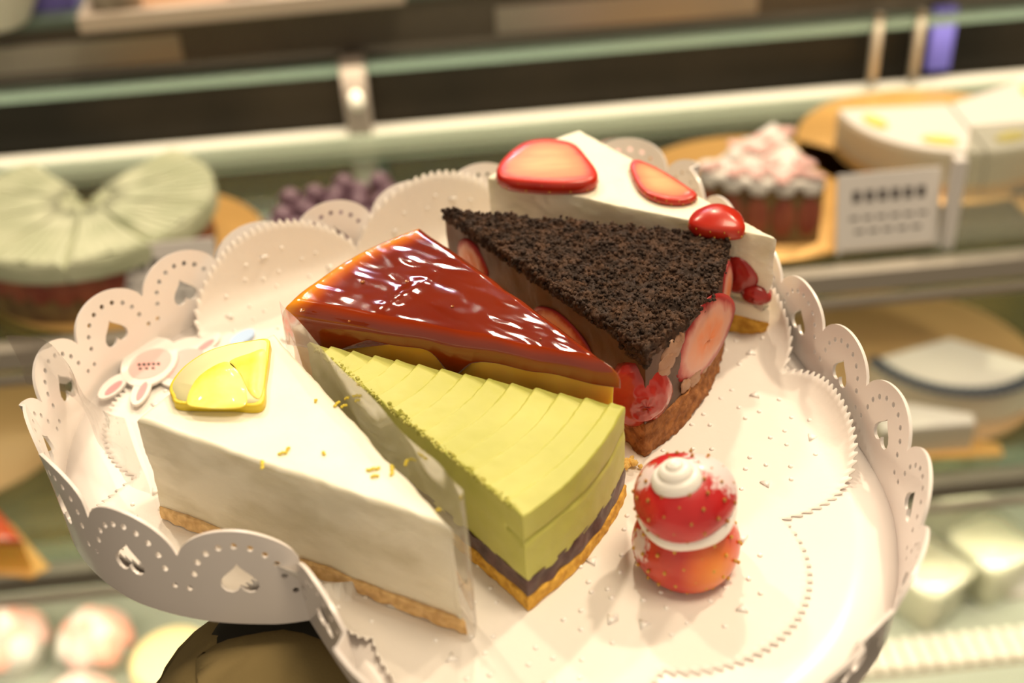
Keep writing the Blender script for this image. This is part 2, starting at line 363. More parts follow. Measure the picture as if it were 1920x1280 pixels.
for side, uu in (('l', UL), ('r', UR)):
    cbox('end_panel', uu-.6, uu+.0 if side == 'l' else uu+.6, 55, VB+2, -100, -6, M['steel_dark'])
# lamps at the shelf LED strips, plus one added to brighten the back rail
def case_light(u, v, z, power, L=60):
    o = area('case_lamp', tuple(cw(u, v, z)), tuple(cw(u, v+10, z-30)), L, power, (1, .86, .62), 2)
    o.rotation_euler = Matrix((EX, np.cross((0, 0, 1), EX), (0, 0, 1))).transposed().to_euler()
    return o
case_light(0, VF+2.4, Z1-.9, .8, 130); case_light(0, VF+2.4, Z2-.9, 2.6, 130); 

rail_fill = case_light(0, VB-1.5, -10.6, .62, 130); rail_fill.rotation_euler = (Matrix((EX, np.cross((0, 0, 1), EX), (0, 0, 1))).transposed() @ Matrix.Rotation(math.radians(22), 3, 'X')).to_euler()  # lamp without a fixture, added under the ledge to light the back rail

# ------------------------------------------------------------------ heart-shaped lace tray
heart = [(-3.9, -6.3), (-5.0, -6.35), (-7.0, -6.0), (-9.1, -5.0), (-10.9, -3.1), (-12.0, -.6), (-12.45, 2.2), (-12.1, 4.7), (-11.1, 6.6), (-8.8, 9.1), (-6.2, 10.7),
         (-3.2, 12.0), (.5, 13.6), (4.5, 15.0), (7.0, 15.3), (8.5, 14.0), (9.5, 11.5), (10.3, 8.7), (11.1, 5.8), (11.8, 2.6), (12.35, -1.0), (12.5, -3.2), (12.25, -5.0),
         (11.6, -7.0), (10.3, -9.1), (8.2, -10.9), (5.6, -12.0), (3.0, -12.4), (.6, -12.0), (-1.3, -10.5), (-2.7, -8.4), (-3.9, -6.3)]
HC = [p for p in catmull(heart, 12, closed=False)]
HC = np.array(HC); seg = np.hypot(*(HC[1:]-HC[:-1]).T); cum = np.concatenate([[0], np.cumsum(seg)]); LEN = cum[-1]
def hp(s):
    s = max(0, min(LEN-1e-6, s)); i = int(np.searchsorted(cum, s, side='right'))-1; i = min(i, len(HC)-2)
    t = (s-cum[i])/max(seg[i], 1e-9); return HC[i]*(1-t)+HC[i+1]*t
def hn(s):    # outward normal (the outline runs clockwise)
    a = hp(s-.35); b = hp(s+.35); d = b-a; d = d/np.hypot(*d); return np.array([-d[1], d[0]])
def flare(s):
    x, y = hp(s)
    d0 = min(s, LEN-s)
    f = .7
    if x > 9: f = .2+.3*max(0, min(1, (4-y)/6))
    if s < 12: f = -.35+.9*max(0, (s-7)/5)
    if LEN-s < 3: f = .1
    return f
tray = thing('heart_tray', P(0, 0, -.14), 'white enamelled heart-shaped metal tray with scalloped lace rim carrying the cake slices', 'tray')
fl = MB()
n = len(HC)-1; v = []; f = []; NR = 10
cc = np.array([0., 1.0])
for z in (0, -.12):
    for k in range(NR+1):
        for i in range(n):
            q = cc+(HC[i]-cc)*(k/NR) if k else cc
            v.append(P(q[0], q[1], z))
o2 = (NR+1)*n
for k in range(NR):
    for i in range(n):
        j = (i+1) % n
        f.append((k*n+i, k*n+j, (k+1)*n+j, (k+1)*n+i)); f.append((o2+k*n+i, o2+(k+1)*n+i, o2+(k+1)*n+j, o2+k*n+j))
for i in range(n):
    j = (i+1) % n; f.append((NR*n+i, NR*n+j, o2+NR*n+j, o2+NR*n+i))
fo = fl.add(v, f).build('tray_floor', M['enamel'], tray)
bm = bmesh.new(); bm.from_mesh(fo.data); bmesh.ops.remove_doubles(bm, verts=bm.verts, dist=1e-6); bm.to_mesh(fo.data); bm.free()

SW = 3.35; NS = 3+int(round((LEN-3*SW)/3.1)); SW2 = (LEN-3*SW)/(NS-3)
def top_h(x):    # x in 0..SW
    t = abs(x/SW-.5)/.5
    return 1.75+1.25*math.sqrt(max(0, 1-(t*.97)**2))
def heart2d(cx_, cy_, s, n=22):     # notch downwards, round point up
    out = []
    for k in range(n):
        t = 2*PI*k/n; x = 16*math.sin(t)**3; y = 13*math.cos(t)-5*math.cos(2*t)-2*math.cos(3*t)-math.cos(4*t)
        out.append((cx_+x/17*s, cy_-y/17*s*1.0))
    return out
NX = 24
bot = [(SW*i/NX, -.1) for i in range(NX+1)]
topc = [(SW*i/NX, top_h(SW*i/NX)) for i in range(NX, -1, -1)]
left = [(0, -.1+(top_h(0)+.1)*k/6) for k in range(5, 0, -1)]
right = [(SW, -.1+(top_h(SW)+.1)*k/6) for k in range(1, 6)]
outer = bot+right+topc+left
holes = [heart2d(SW/2, 1.42, .57)]
for k in range(9):
    a = PI*(k+.5)/9; x = SW/2+math.cos(a)*(SW/2-.42); y = 1.35+math.sin(a)*1.22*.97
    if math.sin(a) < .3: y = 1.35+math.sin(a)*1.1
    holes.append([(x+.095*math.cos(2*PI*j/10), y+.095*math.sin(2*PI*j/10)) for j in range(10)])
for xx in (.22, SW-.22): holes.append([(xx+.09*math.cos(2*PI*j/10), 1.02+.09*math.sin(2*PI*j/10)) for j in range(10)])
def inside(p, poly):
    c = False; x, y = p; j = len(poly)-1
    for i in range(len(poly)):
        if (poly[i][1] > y) != (poly[j][1] > y) and x < (poly[j][0]-poly[i][0])*(y-poly[i][1])/(poly[j][1]-poly[i][1])+poly[i][0]: c = not c
        j = i
    return c
pts = list(outer); loops = [list(range(len(outer)))]
for h in holes: loops.append(list(range(len(pts), len(pts)+len(h)))); pts += h
for i in range(1, 20):
    for j in range(1, 16):
        q = (SW*i/20, -.1+j*.2)
        if q[1] < top_h(q[0])-.1 and all(math.hypot(q[0]-a, q[1]-b) > .07 for h in holes for a, b in h) and not any(inside(q, h) for h in holes): pts.append(q)
edges = [(l[i], l[(i+1) % len(l)]) for l in loops for i in range(len(l))]
cv, ce, cf, _, _, _ = delaunay_2d_cdt([Vector(p) for p in pts], edges, [], 0, 1e-5)
cv = [(p.x, p.y) for p in cv]
tri = []
for t in cf:
    c_ = (sum(cv[i][0] for i in t)/len(t), sum(cv[i][1] for i in t)/len(t))
    if inside(c_, outer) and not any(inside(c_, h) for h in holes): tri.append(tuple(t))
rv = []; rf = []
for k in range(NS):
    b_ = len(rv)
    for (x, y) in cv:
        s = k*SW+x if k < 3 else 3*SW+(k-3+x/SW)*SW2
        yy = y*(.97 if k < 3 else .90); q = hp(s)+hn(s)*flare(s)*max(0, yy/2.8)**1.4
        rv.append(P(q[0], q[1], yy))
    rf += [tuple(b_+i for i in t) for t in tri]
rim = obj('lace_rim', rv, rf, M['enamel'], tray)
bm = bmesh.new(); bm.from_mesh(rim.data); bmesh.ops.remove_doubles(bm, verts=bm.verts, dist=2e-5); bmesh.ops.recalc_face_normals(bm, faces=bm.faces); bm.to_mesh(rim.data); bm.free()
so = rim.modifiers.new('thickness', 'SOLIDIFY'); so.thickness = .0010; so.offset = 0
es = rim.modifiers.new('edges', 'EDGE_SPLIT'); es.split_angle = .9

# ------------------------------------------------------------------ doily
DO = np.array([0., 1.0])
lobes = [(-47, 8.6, 3.75), (-7, 8.6, 3.85), (30, 9.4, 3.8), (58, 11.5, 3.9), (92, 10.9, 3.5), (127, 10.0, 3.6), (166, 7.9, 3.8), (205, 8.2, 3.4), (240, 6.2, 3.2), (283, 8.0, 4.0)]
def rdoily(th):
    r = 7.6
    for a, D, q in lobes:
        d = th-math.radians(a); d = math.atan2(math.sin(d), math.cos(d))
        s = D*math.sin(d)
        if abs(s) < q and abs(d) < PI/2: r = max(r, D*math.cos(d)+math.sqrt(q*q-s*s))
    return r
INN = HC[:-1]
def fold(q, lift):
    """lay a flat sheet point on the tray: flat on the floor, bent up where the rim starts"""
    d = INN-q; k = int(np.argmin((d**2).sum(1))); s = cum[k]; nn = hn(s); sd = -((q-INN[k])@nn)     # inside distance
    R = 1.3
    x = R+.25-sd                                                         # beyond this the sheet curls up
    if x <= 0: return q[0], q[1], lift
    if x < R*PI/2:
        a = x/R; hx = R*math.sin(a); z = R*(1-math.cos(a))
    else: hx = R+(x-R*PI/2)*.12; z = R+(x-R*PI/2)
    b0 = q-nn*x
    g = b0+nn*hx
    return g[0], g[1], z+lift
v = []; f = []; NT = 1120; NR = 34
for k in range(NR+1):
    for i in range(NT):
        th = 2*PI*i/NT; r = rdoily(th)
        if k == NR: r += .075*(1 if i % 4 < 2 else -1)
        q = DO+np.array([math.cos(th), math.sin(th)])*r*(k/NR)**.8
        x, y, z = fold(q, .05+.015*math.sin(q[0]*1.3)*math.cos(q[1]))
        v.append(P(x, y, z))
for k in range(NR):
    for i in range(NT):
        j = (i+1) % NT
        if k == 0: f.append((0*NT+i, NT+j, NT+i)) if False else f.append((k*NT+i, k*NT+j, (k+1)*NT+j, (k+1)*NT+i))
        else: f.append((k*NT+i, k*NT+j, (k+1)*NT+j, (k+1)*NT+i))
db = MB().add(v, f, 0)
for a, D, q in lobes:
    ce_ = DO+np.array([math.cos(math.radians(a)), math.sin(math.radians(a))])*D*1.02
    for j in range(5):
        b0 = 2*PI*j/5+math.radians(a)
        for (rr_, da, tr) in ((1.0, 0, 0), (1.5, .22, 0), (1.5, -.22, 0), (2.25, 0, 1), (2.4, .33, 0), (2.4, -.33, 0), (2.0, .52, 0)):
            qq = ce_+np.array([math.cos(b0+da), math.sin(b0+da)])*rr_
            x, y, z = fold(qq, .07)
            if z > 2.6: continue
            if tr:
                pt = [(x+PO[0]+.17*math.cos(b0+2*PI*e/3), y+PO[1]+.17*math.sin(b0+2*PI*e/3)) for e in range(3)]
                db.prism(pt, PO[2]+z-.02, PO[2]+z+.03, 1)
            else: db.blob(P(x, y, z-.015), (.055, .055, .035), 1, 8)
doily = db.build('paper_doily', [M['doily'], M['emboss']], None, True, loc=P(0, 1, .05))
so = doily.modifiers.new('thickness', 'SOLIDIFY'); so.thickness = .00025; so.offset = 1
tag(doily, 'white embossed flower-shaped doily with pinked edge lining the heart tray', 'doily')

# ------------------------------------------------------------------ cake wedges
def wedge(T, A, B, z0, z1, e=.0, ns=40, nt=30, nz=10, top=None, side=None, grow=0.0, shift=(0, 0), wall=None):
    """solid slice: tip T, outer corners A and B, arc between; e = rounding of the upper edge; returns verts, faces, attr"""
    T, A, B = [np.array(p, float)+np.array(shift) for p in (T, A, B)]
    ra, rb = np.linalg.norm(A-T), np.linalg.norm(B-T); ta, tb = math.atan2(*(A-T)[::-1]), math.atan2(*(B-T)[::-1])
    dt = math.atan2(math.sin(tb-ta), math.cos(tb-ta))
    def Q(t): a = ta+dt*t; r = ra+(rb-ra)*t; return T+np.array([math.cos(a), math.sin(a)])*r
    S = [i/ns for i in range(ns+1)]; Tt = [j/nt for j in range(nt+1)]
    bd = [T+(Q(0)-T)*s for s in S[:-1]]+[Q(t) for t in Tt[:-1]]+[T+(Q(1)-T)*s for s in S[:0:-1]]
    bd = np.array(bd); nb = len(bd); cen = (T+A+B)/3
    nrm = []
    for i in range(nb):
        d = bd[(i+1) % nb]-bd[i-1]; d = d/np.hypot(*d); q = np.array([d[1], -d[0]])
        if q@(bd[i]-cen) < 0: q = -q
        nrm.append(q)
    nrm = np.array(nrm)
    corner = [0, ns, ns+nt]
    def off(g):   # offset of the outline, mitred at corners
        ends = [0, ns, ns+nt, nb]; mit = {}
        def sn(p, q):
            d = (q-p)/np.hypot(*(q-p)); m_ = np.array([d[1], -d[0]]); return -m_ if m_@((p+q)/2-cen) < 0 else m_
        for c in corner:
            n1, n2 = sn(bd[c-1], bd[c]), sn(bd[c], bd[(c+1) % nb]); b_ = n1+n2; b_ = b_/np.hypot(*b_); mit[c] = bd[c]+b_*g/max(.42, b_@n1)
        out = bd+nrm*g
        for k in range(3):
            c0, c1 = ends[k], ends[k+1]; m0, m1 = mit[c0], mit[c1 % nb]
            s0_ = bd[c0]+sn(bd[c0], bd[c0+1])*g; s1_ = bd[c1 % nb]+sn(bd[c1-1], bd[c1 % nb])*g
            for i in range(c0, c1):
                tt = (i-c0)/(c1-c0)
                b0 = bd[i]+(nrm[i] if i != c0 else sn(bd[c0], bd[c0+1]))*g
                out[i] = b0+(m0-s0_)*(1-tt)+(m1-s1_)*tt
        return out
    verts = []; faces = []; attr = []
    levels = [(grow, z0+(z1-e-z0)*k/nz) for k in range(nz+1)]
    if e: levels += [(grow-e*(1-math.cos(a)), z1-e*(1-math.sin(a))) for a in (PI/8, PI/4, 3*PI/8, PI/2)]
    L = len(levels)
    for li, (g, z) in enumerate(levels):
        ob = off(g)
        for i in range(nb):
            p = ob[i]; zz = z; dd = 0
            if side and li < L: dd = side(bd[i], z, i/nb)
            if wall: zz += wall(bd[i], z, i/nb, li/(L-1))
            q = p+nrm[i]*dd
            if top and li > nz: zz += top(q, 0.0, None)*(li-nz)/(L-1-nz)
            elif top and li == L-1: zz += top(q, 0.0, None)
            verts.append((q[0], q[1], zz)); attr.append(1.0 if ns <= i <= ns+nt else max(.12, .95-abs(i-ns)/ns*ra) if i < ns else .12)
    for li in range(L-1):
        for i in range(nb):
            j = (i+1) % nb; faces.append((li*nb+i, li*nb+j, (li+1)*nb+j, (li+1)*nb+i))
    # cap
    lo = (L-1)*nb; ring = np.array([verts[lo+i][:2] for i in range(nb)])
    idx = {}
    def bi(i, j):   # boundary index for grid (s i, t j)
        if i == 0: return lo
        if j == 0: return lo+i
        if i == ns: return lo+ns+j if j < nt else lo+ns+nt
        if j == nt: return lo+ns+nt+(ns-i)
        return None
    for i in range(ns+1):
        for j in range(nt+1):
            b = bi(i, j)
            if b is None:
                Qb = ring[ns+j]; s = S[i]
                l0 = ring[i]; l1 = ring[(ns+nt+(ns-i)) % nb]; t = Tt[j]
                q = ring[0]+(Qb-ring[0])*s+(1-Tt[j])*(l0-ring[0]-(ring[ns]-ring[0])*s)+Tt[j]*(l1-ring[0]-(ring[ns+nt]-ring[0])*s)
                dist = (1-s)*ra
                zz = z1+(top(q, dist, (s, t)) if top else 0)
                verts.append((q[0], q[1], zz)); attr.append(max(.0, .95-dist/1.0)); b = len(verts)-1
            idx[i, j] = b
    for i in range(ns):
        for j in range(nt):
            a, b, c, d = idx[i, j], idx[i+1, j], idx[i+1, j+1], idx[i, j+1]
            if i == 0: faces.append((a, b, c))
            else: faces.append((a, b, c, d))
    faces.append(tuple(range(nb-1, -1, -1)))
    return verts, faces, attr
def wobj(name, W, m_, parent, smooth=True, attr=False, edge=.9):
    v, f, at_ = W
    o = obj(name, [P(*q) for q in v], f, m_, parent, smooth)
    if attr:
        a = o.data.attributes.new('edge', 'FLOAT', 'POINT'); a.data.foreach_set('value', at_)
    if edge:
        es = o.modifiers.new('edges', 'EDGE_SPLIT'); es.split_angle = edge
    return o
def nz3(x, y, z, s, k=0): return noise.noise(Vector((x*s+k, y*s-k, z*s+2*k)))

# --- lemon cheesecake slice
T, A, B = (.24, -7.30), (-8.65, -2.12), (-5.25, 1.80)
def slice_thing(name, T, A, B, label, cat='cake slice'):
    c = (np.array(T)+A+B)/3; return thing(name, P(c[0], c[1], .08), label, cat, 'cake slices on the heart tray')
lem = slice_thing('lemon_cheesecake_slice', T, A, B, 'white lemon cheesecake slice on thin biscuit crust, wrapped in clear film at left')
def body(p, z, i): return .07*nz3(p[0], p[1], z, .8)+.03*nz3(p[0], p[1], z*2, 3, 5)
wobj('biscuit_crust', wedge(T, A, B, .08, .55, .05, ns=90, nt=40, nz=4, side=lambda p, z, i: .06+.08*nz3(p[0], p[1], z, 3)), M['crust'], lem)
wobj('cream_filling', wedge(T, A, B, .55, 3.78, .16, ns=90, nt=44, nz=26, side=lambda p, z, i: body(p, z, i)-.05+.05*max(0, (z-3.2)), top=lambda q, d, st: .03*nz3(q[0], q[1], 0, .5)), [M['cream_side'], M['cream']], lem, edge=None)
o = lem.children[-1]
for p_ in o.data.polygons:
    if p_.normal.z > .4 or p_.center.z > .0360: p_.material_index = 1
for (px_, py_, L_) in ((632, 758, .22), (645, 762, .16), (607, 850, .12), (530, 850, .2), (492, 872, .3), (540, 842, .12), (700, 880, .3), (735, 882, .35), (703, 893, .18), (592, 752, .1), (650, 748, .1), (822, 957, .1), (762, 868, .2)):
    q = at(px_, py_, 3.80); a = random.uniform(0, PI)
    zb = MB()
    for k in range(3):
        zb.blob(q+np.array([math.cos(a)*L_*.4*(k-1), math.sin(a)*L_*.4*(k-1), .02+.02*(k == 1)]), (L_*.28, .05, .035), n=8, T=Matrix.Rotation(a+.5*(k-1), 3, 'Z'), jit=.3)
    zb.build('zest_fleck', M['zest'], lem)
# film round the slice
def sheet(name, path, zb, zt, m_, parent, n=8, lean=0, th=.00012):
    path = catmull(path, 8, closed=False); v = []; f = []
    for i, p in enumerate(path):
        for k in range(n+1):
            t = k/n; zz = zb+((zt(i/(len(path)-1)) if callable(zt) else zt)-zb)*t
            v.append(P(p[0]+.04*math.sin(i*.7+k), p[1]+lean*t*t+.04*math.cos(i*.5+k*1.3), zz))
    for i in range(len(path)-1):
        for k in range(n): f.append((i*(n+1)+k, (i+1)*(n+1)+k, (i+1)*(n+1)+k+1, i*(n+1)+k+1))
    o = obj(name, v, f, m_, parent); return o
film = sheet('clear_film', [(-5.0, 2.05), (-4.3, .9), (-2.3, -2.5), (-.6, -5.2), (.35, -6.7), (.55, -7.15), (.5, -7.45)], .1, 4.75, M['film'], lem)
sheet('clear_film', [(.5, -7.45), (.1, -7.48), (-2, -6.3), (-5, -4.55), (-8.6, -2.45)], .1, 3.95, M['film_thin'], lem)
sheet('clear_film', [(-8.7, -2.4), (-9.6, -1.6), (-10.8, .2), (-12.2, 2.6), (-14.0, 3.6)], 1.2, lambda t: 4.3-1.0*t, M['film_thin'], lem, lean=-.3)

# --- lemon wedge on top
def lemon_piece():
    zt = 3.86
    arc = [(320, 735), (333, 712), (355, 690), (390, 668), (430, 655), (470, 648), (505, 645)]
    oth = [(507, 668), (500, 720), (492, 767)]
    arcw = [at(x, y, zt)[:2] for x, y in arc]; ow = [at(x, y, zt)[:2] for x, y in oth]; low = [at(x, y, zt)[:2] for x, y in [(430, 768), (340, 766), (325, 752)]]
    outl = catmull([np.array(p) for p in arcw+ow+low], 5)
    q0 = at(485, 762, zt)
    th = thing('lemon_wedge', np.array([*np.mean(outl, axis=0), 100+3.84]), 'yellow quarter slice of lemon lying on the white cheesecake', 'lemon')
    MB().prism(outl, 103.80, 104.06, bev=.04).build('rind', M['lemon_skin'], th)
    c = np.mean(outl, axis=0)
    pith = [c+(p-c)*.93 for p in outl]
    MB().prism(pith, 104.04, 104.075).build('pith', mat('lemon_pith', (.90, .84, .46), .5), th)
    flm = mat('lemon_pulp', (.86, .68, .04), .4, (.90, .78, .16), 90, coat=.12, bump=.3, bscale=160)
    for (pts_) in ([(350, 748), (372, 706), (420, 678), (446, 694), (462, 735), (452, 763), (366, 763)], [(430, 678), (468, 662), (497, 656), (497, 700), (488, 745), (468, 736), (450, 700)]):
        pw = catmull([at(x, y, 4.09)[:2] for x, y in pts_], 5)
        MB().prism(pw, 104.06, 104.10, bev=.02).build('pulp_segment', flm, th)
lemon_piece()

# --- matcha slice
T, A, B = (-4.31, 1.70), (1.94, -6.60), (4.95, -2.45)
mt = slice_thing('matcha_cake_slice', T, A, B, 'green matcha mousse slice with ridged top over red bean paste and crust')
Tn = np.array(T); An = np.array(A)
def msh(p): return 0
wobj('biscuit_crust', wedge(T, A, B, .08, .55, .12, ns=90, nt=44, nz=4, grow=.05, side=lambda p, z, i: .05*nz3(p[0], p[1], z, 3)), M['crust_gold'], mt)
wobj('red_bean_layer', wedge(T, A, B, .55, 1.15, 0, ns=90, nt=44, nz=5, grow=.01, side=lambda p, z, i: .08*nz3(p[0], p[1], z, 2.5, 3)), M['bean'], mt)
def mside(p, z, i):
    d = .03*nz3(p[0], p[1], z, 2, 9)
    r = np.hypot(*(np.array(p)-Tn))
    if r > 9.6:      # crack in the outer face
        zc = 2.45+.12*nz3(p[0], p[1], 0, .9, 4); d -= .10*math.exp(-((z-zc)/.06)**2)*(1 if nz3(p[0], p[1], 0, .7, 8) > -.25 else .2)
    return d
def mtop(q, d, st):
    r = np.hypot(*(q-Tn)); w = .74; ph = ((10.4-r)/w+.06*nz3(q[0], q[1], 0, .5)) % 1.0
    z = .15*(ph**.8) - .15*max(0, (ph-.84)/.16)**1.2
    return z-.05+.012*nz3(q[0], q[1], 0, 3)
def mwall(p, z, i, t):   # uneven lower border of the mousse
    return (1-t)**6*.17*nz3(p[0], p[1], 0, 1.6, 2)
wobj('matcha_mousse', wedge(T, A, B, 1.05, 3.40, .06, ns=260, nt=50, nz=26, side=mside, top=mtop, wall=mwall), [M['matcha'], M['matcha_top']], mt, edge=.7)
for p_ in mt.children[-1].data.polygons:
    if p_.normal.z > .6 and p_.center.z > .030: p_.material_index = 1
cb = MB()
dirA = (An-Tn)/np.hypot(*(An-Tn)); nA = np.array([-dirA[1], dirA[0]])
for k in range(420):
    s = random.uniform(.5, 10.2); q = Tn+dirA*s+nA*random.uniform(-.02, .16); cb.blob(P(q[0], q[1], 3.36+random.uniform(-.05, .08)), random.uniform(.03, .075), n=6, jit=.4)
cb.build('rough_edge', M['matcha_crumb'], mt)

# --- caramel pudding slice
T, A, B = (4.90, -2.02), (-5.05, 2.42), (-.82, 6.95)
cr = slice_thing('caramel_cake_slice', T, A, B, 'pudding slice under glossy dark red caramel glaze')
wobj('pudding_layer', wedge(T, A, B, .08, 4.05, .3, ns=60, nt=30, nz=16, grow=-.12, side=lambda p, z, i: .08*nz3(p[0], p[1], z, 1.2)), M['jelly'], cr)
Tc = np.array(T); mid = (np.array(A)+B)/2; ax = (mid-Tc)/np.hypot(*(mid-Tc)); pr = np.array([-ax[1], ax[0]])
def ctop(q, d, st):
    a = (q-Tc)@ax; b = (q-Tc)@pr
    z = .06*nz3(a, b, 0, .35, 3)+.035*nz3(a*.45, b*1.5, 0, .8, 7)+.012*nz3(a*.6, b*1.4, 0, 2.2, 5)
    z += .05*math.exp(-((a-7.6)/.3)**2)*math.exp(-((b-.6)/1.2)**2)
    return z
def cside(p, z, i):
    return .07*nz3(p[0], p[1], z*.3, .7, 5)
def cwall(p, z, i, t):
    # lower edge of the glaze runs in tongues down the near side
    near = (np.array(p)-Tc)@pr
    a = (np.array(p)-Tc)@ax
    s = (1-t)**1.5
    if i > .62 or True:
        return -s*(.02+.75*math.exp(-((a-5.0)/.45)**2)+.8*max(0, min(1, (a-7.6)/1.2))+.08*nz3(a, 0, 0, .8))
gz = wobj('caramel_glaze', wedge(T, A, B, 3.72, 4.42, .42, ns=110, nt=70, nz=8, top=ctop, side=cside, wall=cwall), M['glaze'], cr, attr=True, edge=None)
bb = mat('air_bubble', (.35, .10, .01), .05, coat=1)
for (px_, py_, r_) in ((567, 583, .09), (763, 529, .06), (680, 530, .07), (655, 604, .04), (848, 576, .05), (1014, 637, .03)):
    q = at(px_, py_, 4.42)
    mb = MB(); prof = [(r_*.98, 0), (r_*1.05, .012), (r_*1.0, .03), (r_*.85, .035), (r_*.80, .015)]
    mb.lathe(q+np.array([0, 0, .02]), prof, 18); mb.build('air_bubble', bb, cr)

# --- chocolate strawberry slice
T, A, B = (-.11, 8.30), (9.20, 5.30), (5.75, -.72)
ch = slice_thing('chocolate_cake_slice', T, A, B, 'chocolate mousse slice with strawberries, topped with dark cookie crumbs')
Tk = np.array(T); Bk = np.array(B); Ak = np.array(A)
wobj('cocoa_sponge', wedge(T, A, B, .08, 1.30, .04, ns=100, nt=60, nz=12, side=lambda p, z, i: .05+.10*nz3(p[0], p[1], z, 3.5)+.05*nz3(p[0], p[1], z, 9, 2)), M['sponge'], ch, edge=None)
wobj('chocolate_mousse', wedge(T, A, B, 1.25, 3.85, 0, ns=100, nt=60, nz=20, side=lambda p, z, i: -.02+.07*nz3(p[0], p[1], z, 1.1)+.02*nz3(p[0], p[1], z, 6, 2)), M['mousse'], ch)
def ktop(q, d, st):
    return .16*nz3(q[0], q[1], 0, 2.2)+.12*nz3(q[0], q[1], 0, 6, 3)+.07*nz3(q[0], q[1], 0, 13, 1)
wobj('cookie_crumb_layer', wedge(T, A, B, 3.70, 4.12, .12, ns=230, nt=150, nz=5, grow=.03, top=ktop, side=lambda p, z, i: .10*nz3(p[0], p[1], z, 4)+.08*nz3(p[0], p[1], z, 10, 3)), M['crumb'], ch, edge=None)
kb = MB()
for k in range(2600):
    s = math.sqrt(random.random()); t = random.random()
    q = Tk+((Ak-Tk)*(1-t)+(Bk-Tk)*t)*s*1.0
    ext = 1+.045*math.sin(PI*t)*2
    q = Tk+(q-Tk)*ext
    r_ = random.choice([.035, .045, .055, .07, .09])
    kb.blob(P(q[0], q[1], 4.12+ktop(q, 0, 0)+.02), (r_, r_*random.uniform(.7, 1), r_*.8), n=6, T=Matrix.Rotation(random.random()*6, 3, 'Z'), jit=.5)
for k in range(700):     # crumbs hanging on the edges
    s = random.random(); q = (Tk+(Bk-Tk)*s) if k % 3 else (Tk+(Ak-Tk)*s); r_ = random.choice([.04, .06, .08])
    kb.blob(P(q[0]+random.uniform(-.08, .08), q[1]+random.uniform(-.08, .08), random.uniform(3.75, 4.15)), r_, n=6, jit=.5)
# the crumbs spill over the near corner
for k in range(900):
    a = random.random(); q = Bk+(Tk-Bk)*abs(random.gauss(0, .045))+(Ak-Bk)*abs(random.gauss(0, .035)); zz = random.uniform(3.45, 4.1)
    out = (Bk-(Tk+Ak+Bk)/3); out = out/np.hypot(*out)
    q = q+out*random.uniform(0, .12); r_ = random.choice([.04, .06, .09]); kb.blob(P(q[0], q[1], zz+.15*(3.6-zz)), r_, n=6, jit=.5)
kb.build('cookie_crumbs', M['crumb'], ch)
ch.children[-1]['kind'] = 'stuff'

def berry_face(name, center, xdir, updir, w, h, depth, parent, m_flesh, n=30, cut=True, pointy=.35, label=None):
    """half strawberry: cut face in the plane (xdir, updir), bulging by depth; attribute edge 0 centre..1 rim"""
    xd = np.array(xdir, float); xd /= np.linalg.norm(xd); ud = np.array(updir, float); ud /= np.linalg.norm(ud); nd = np.cross(xd, ud)
    v = []; f = []; at_ = []; NRr = 9
    def outline(a):
        c, s = math.cos(a), math.sin(a); k = 1-pointy*max(0, s)
        return c*w/2*k*(1+.05*math.sin(3*a+1)), s*h/2*(1+.12*max(0, s))
    for k in range(NRr+1):
        rr = k/NRr
        for i in range(n):
            x, y = outline(2*PI*i/n); dome = depth*(1-rr**2.5)*(.9+.25*nz3(x, y, k, 1.5))
            v.append(np.array(center)+xd*x*rr+ud*y*rr+nd*dome); at_.append(rr**2.2)
    for i in range(n):
        x, y = outline(2*PI*i/n); v.append(np.array(center)+xd*x*.85+ud*y*.85-nd*depth*1.2); at_.append(1)
    for k in range(NRr+1):
        for i in range(n):
            j = (i+1) % n; f.append((k*n+i, k*n+j, (k+1)*n+j, (k+1)*n+i))
    f.append(tuple((NRr+1)*n+i for i in range(n)))
    o = obj(name, v, f, m_flesh, parent)
    a = o.data.attributes.new('edge', 'FLOAT', 'POINT'); a.data.foreach_set('value', at_)
    if label: o['label'] = label
    return o
def skin_seeds(mb, center, xd, ud, nd, w, h, depth, rows, mi=1):
    for (x, y) in rows:
        rr = math.hypot(x, y); q = np.array(center)+xd*x*w/2+ud*y*h/2+nd*(depth*(1-rr**2.5)+.01); mb.blob(q, (.035, .035, .06), mi, 6)

pinkflesh = cut_material(); e = [n_ for n_ in pinkflesh.node_tree.nodes if n_.type == 'VALTORGB'][0].color_ramp.elements
cols = [(.80, .24, .09, 1), (.74, .32, .19, 1), (.66, .33, .25, 1), (.52, .13, .10, 1), (.36, .02, .02, 1)]
for q_, c_ in zip(e, cols): q_.color = c_
# outer (arc) face of the slice: cut berries
def arcpt(t, z, o=.05):
    ta, tb = math.atan2(*(Ak-Tk)[::-1]), math.atan2(*(Bk-Tk)[::-1]); r = np.hypot(*(Ak-Tk))*(1-t)+np.hypot(*(Bk-Tk))*t+o
    a = ta+(tb-ta)*t; return P(Tk[0]+r*math.cos(a), Tk[1]+r*math.sin(a), z), np.array([-math.sin(a), math.cos(a), 0]), np.array([math.cos(a), math.sin(a), 0])
q, xd, nd = arcpt(.55, 2.6); berry_face('cut_strawberry', q, -xd if np.cross(-xd, (0, 0, 1))@nd > 0 else xd, (0, 0, 1), 3.7, 2.6, .16, ch, pinkflesh, pointy=.15, label='pale pink cut strawberry')
q, xd, nd = arcpt(.12, 2.5); berry_face('cut_strawberry', q, -xd if np.cross(-xd, (0, 0, 1))@nd > 0 else xd, (0, 0, 1), 1.9, 2.0, .08, ch, pinkflesh, label='dark red cut strawberry')
redflesh = mat('wet_red_strawberry', (.26, .006, .005), .2, (.40, .03, .02), 50, coat=.35, bump=.35, bscale=90)
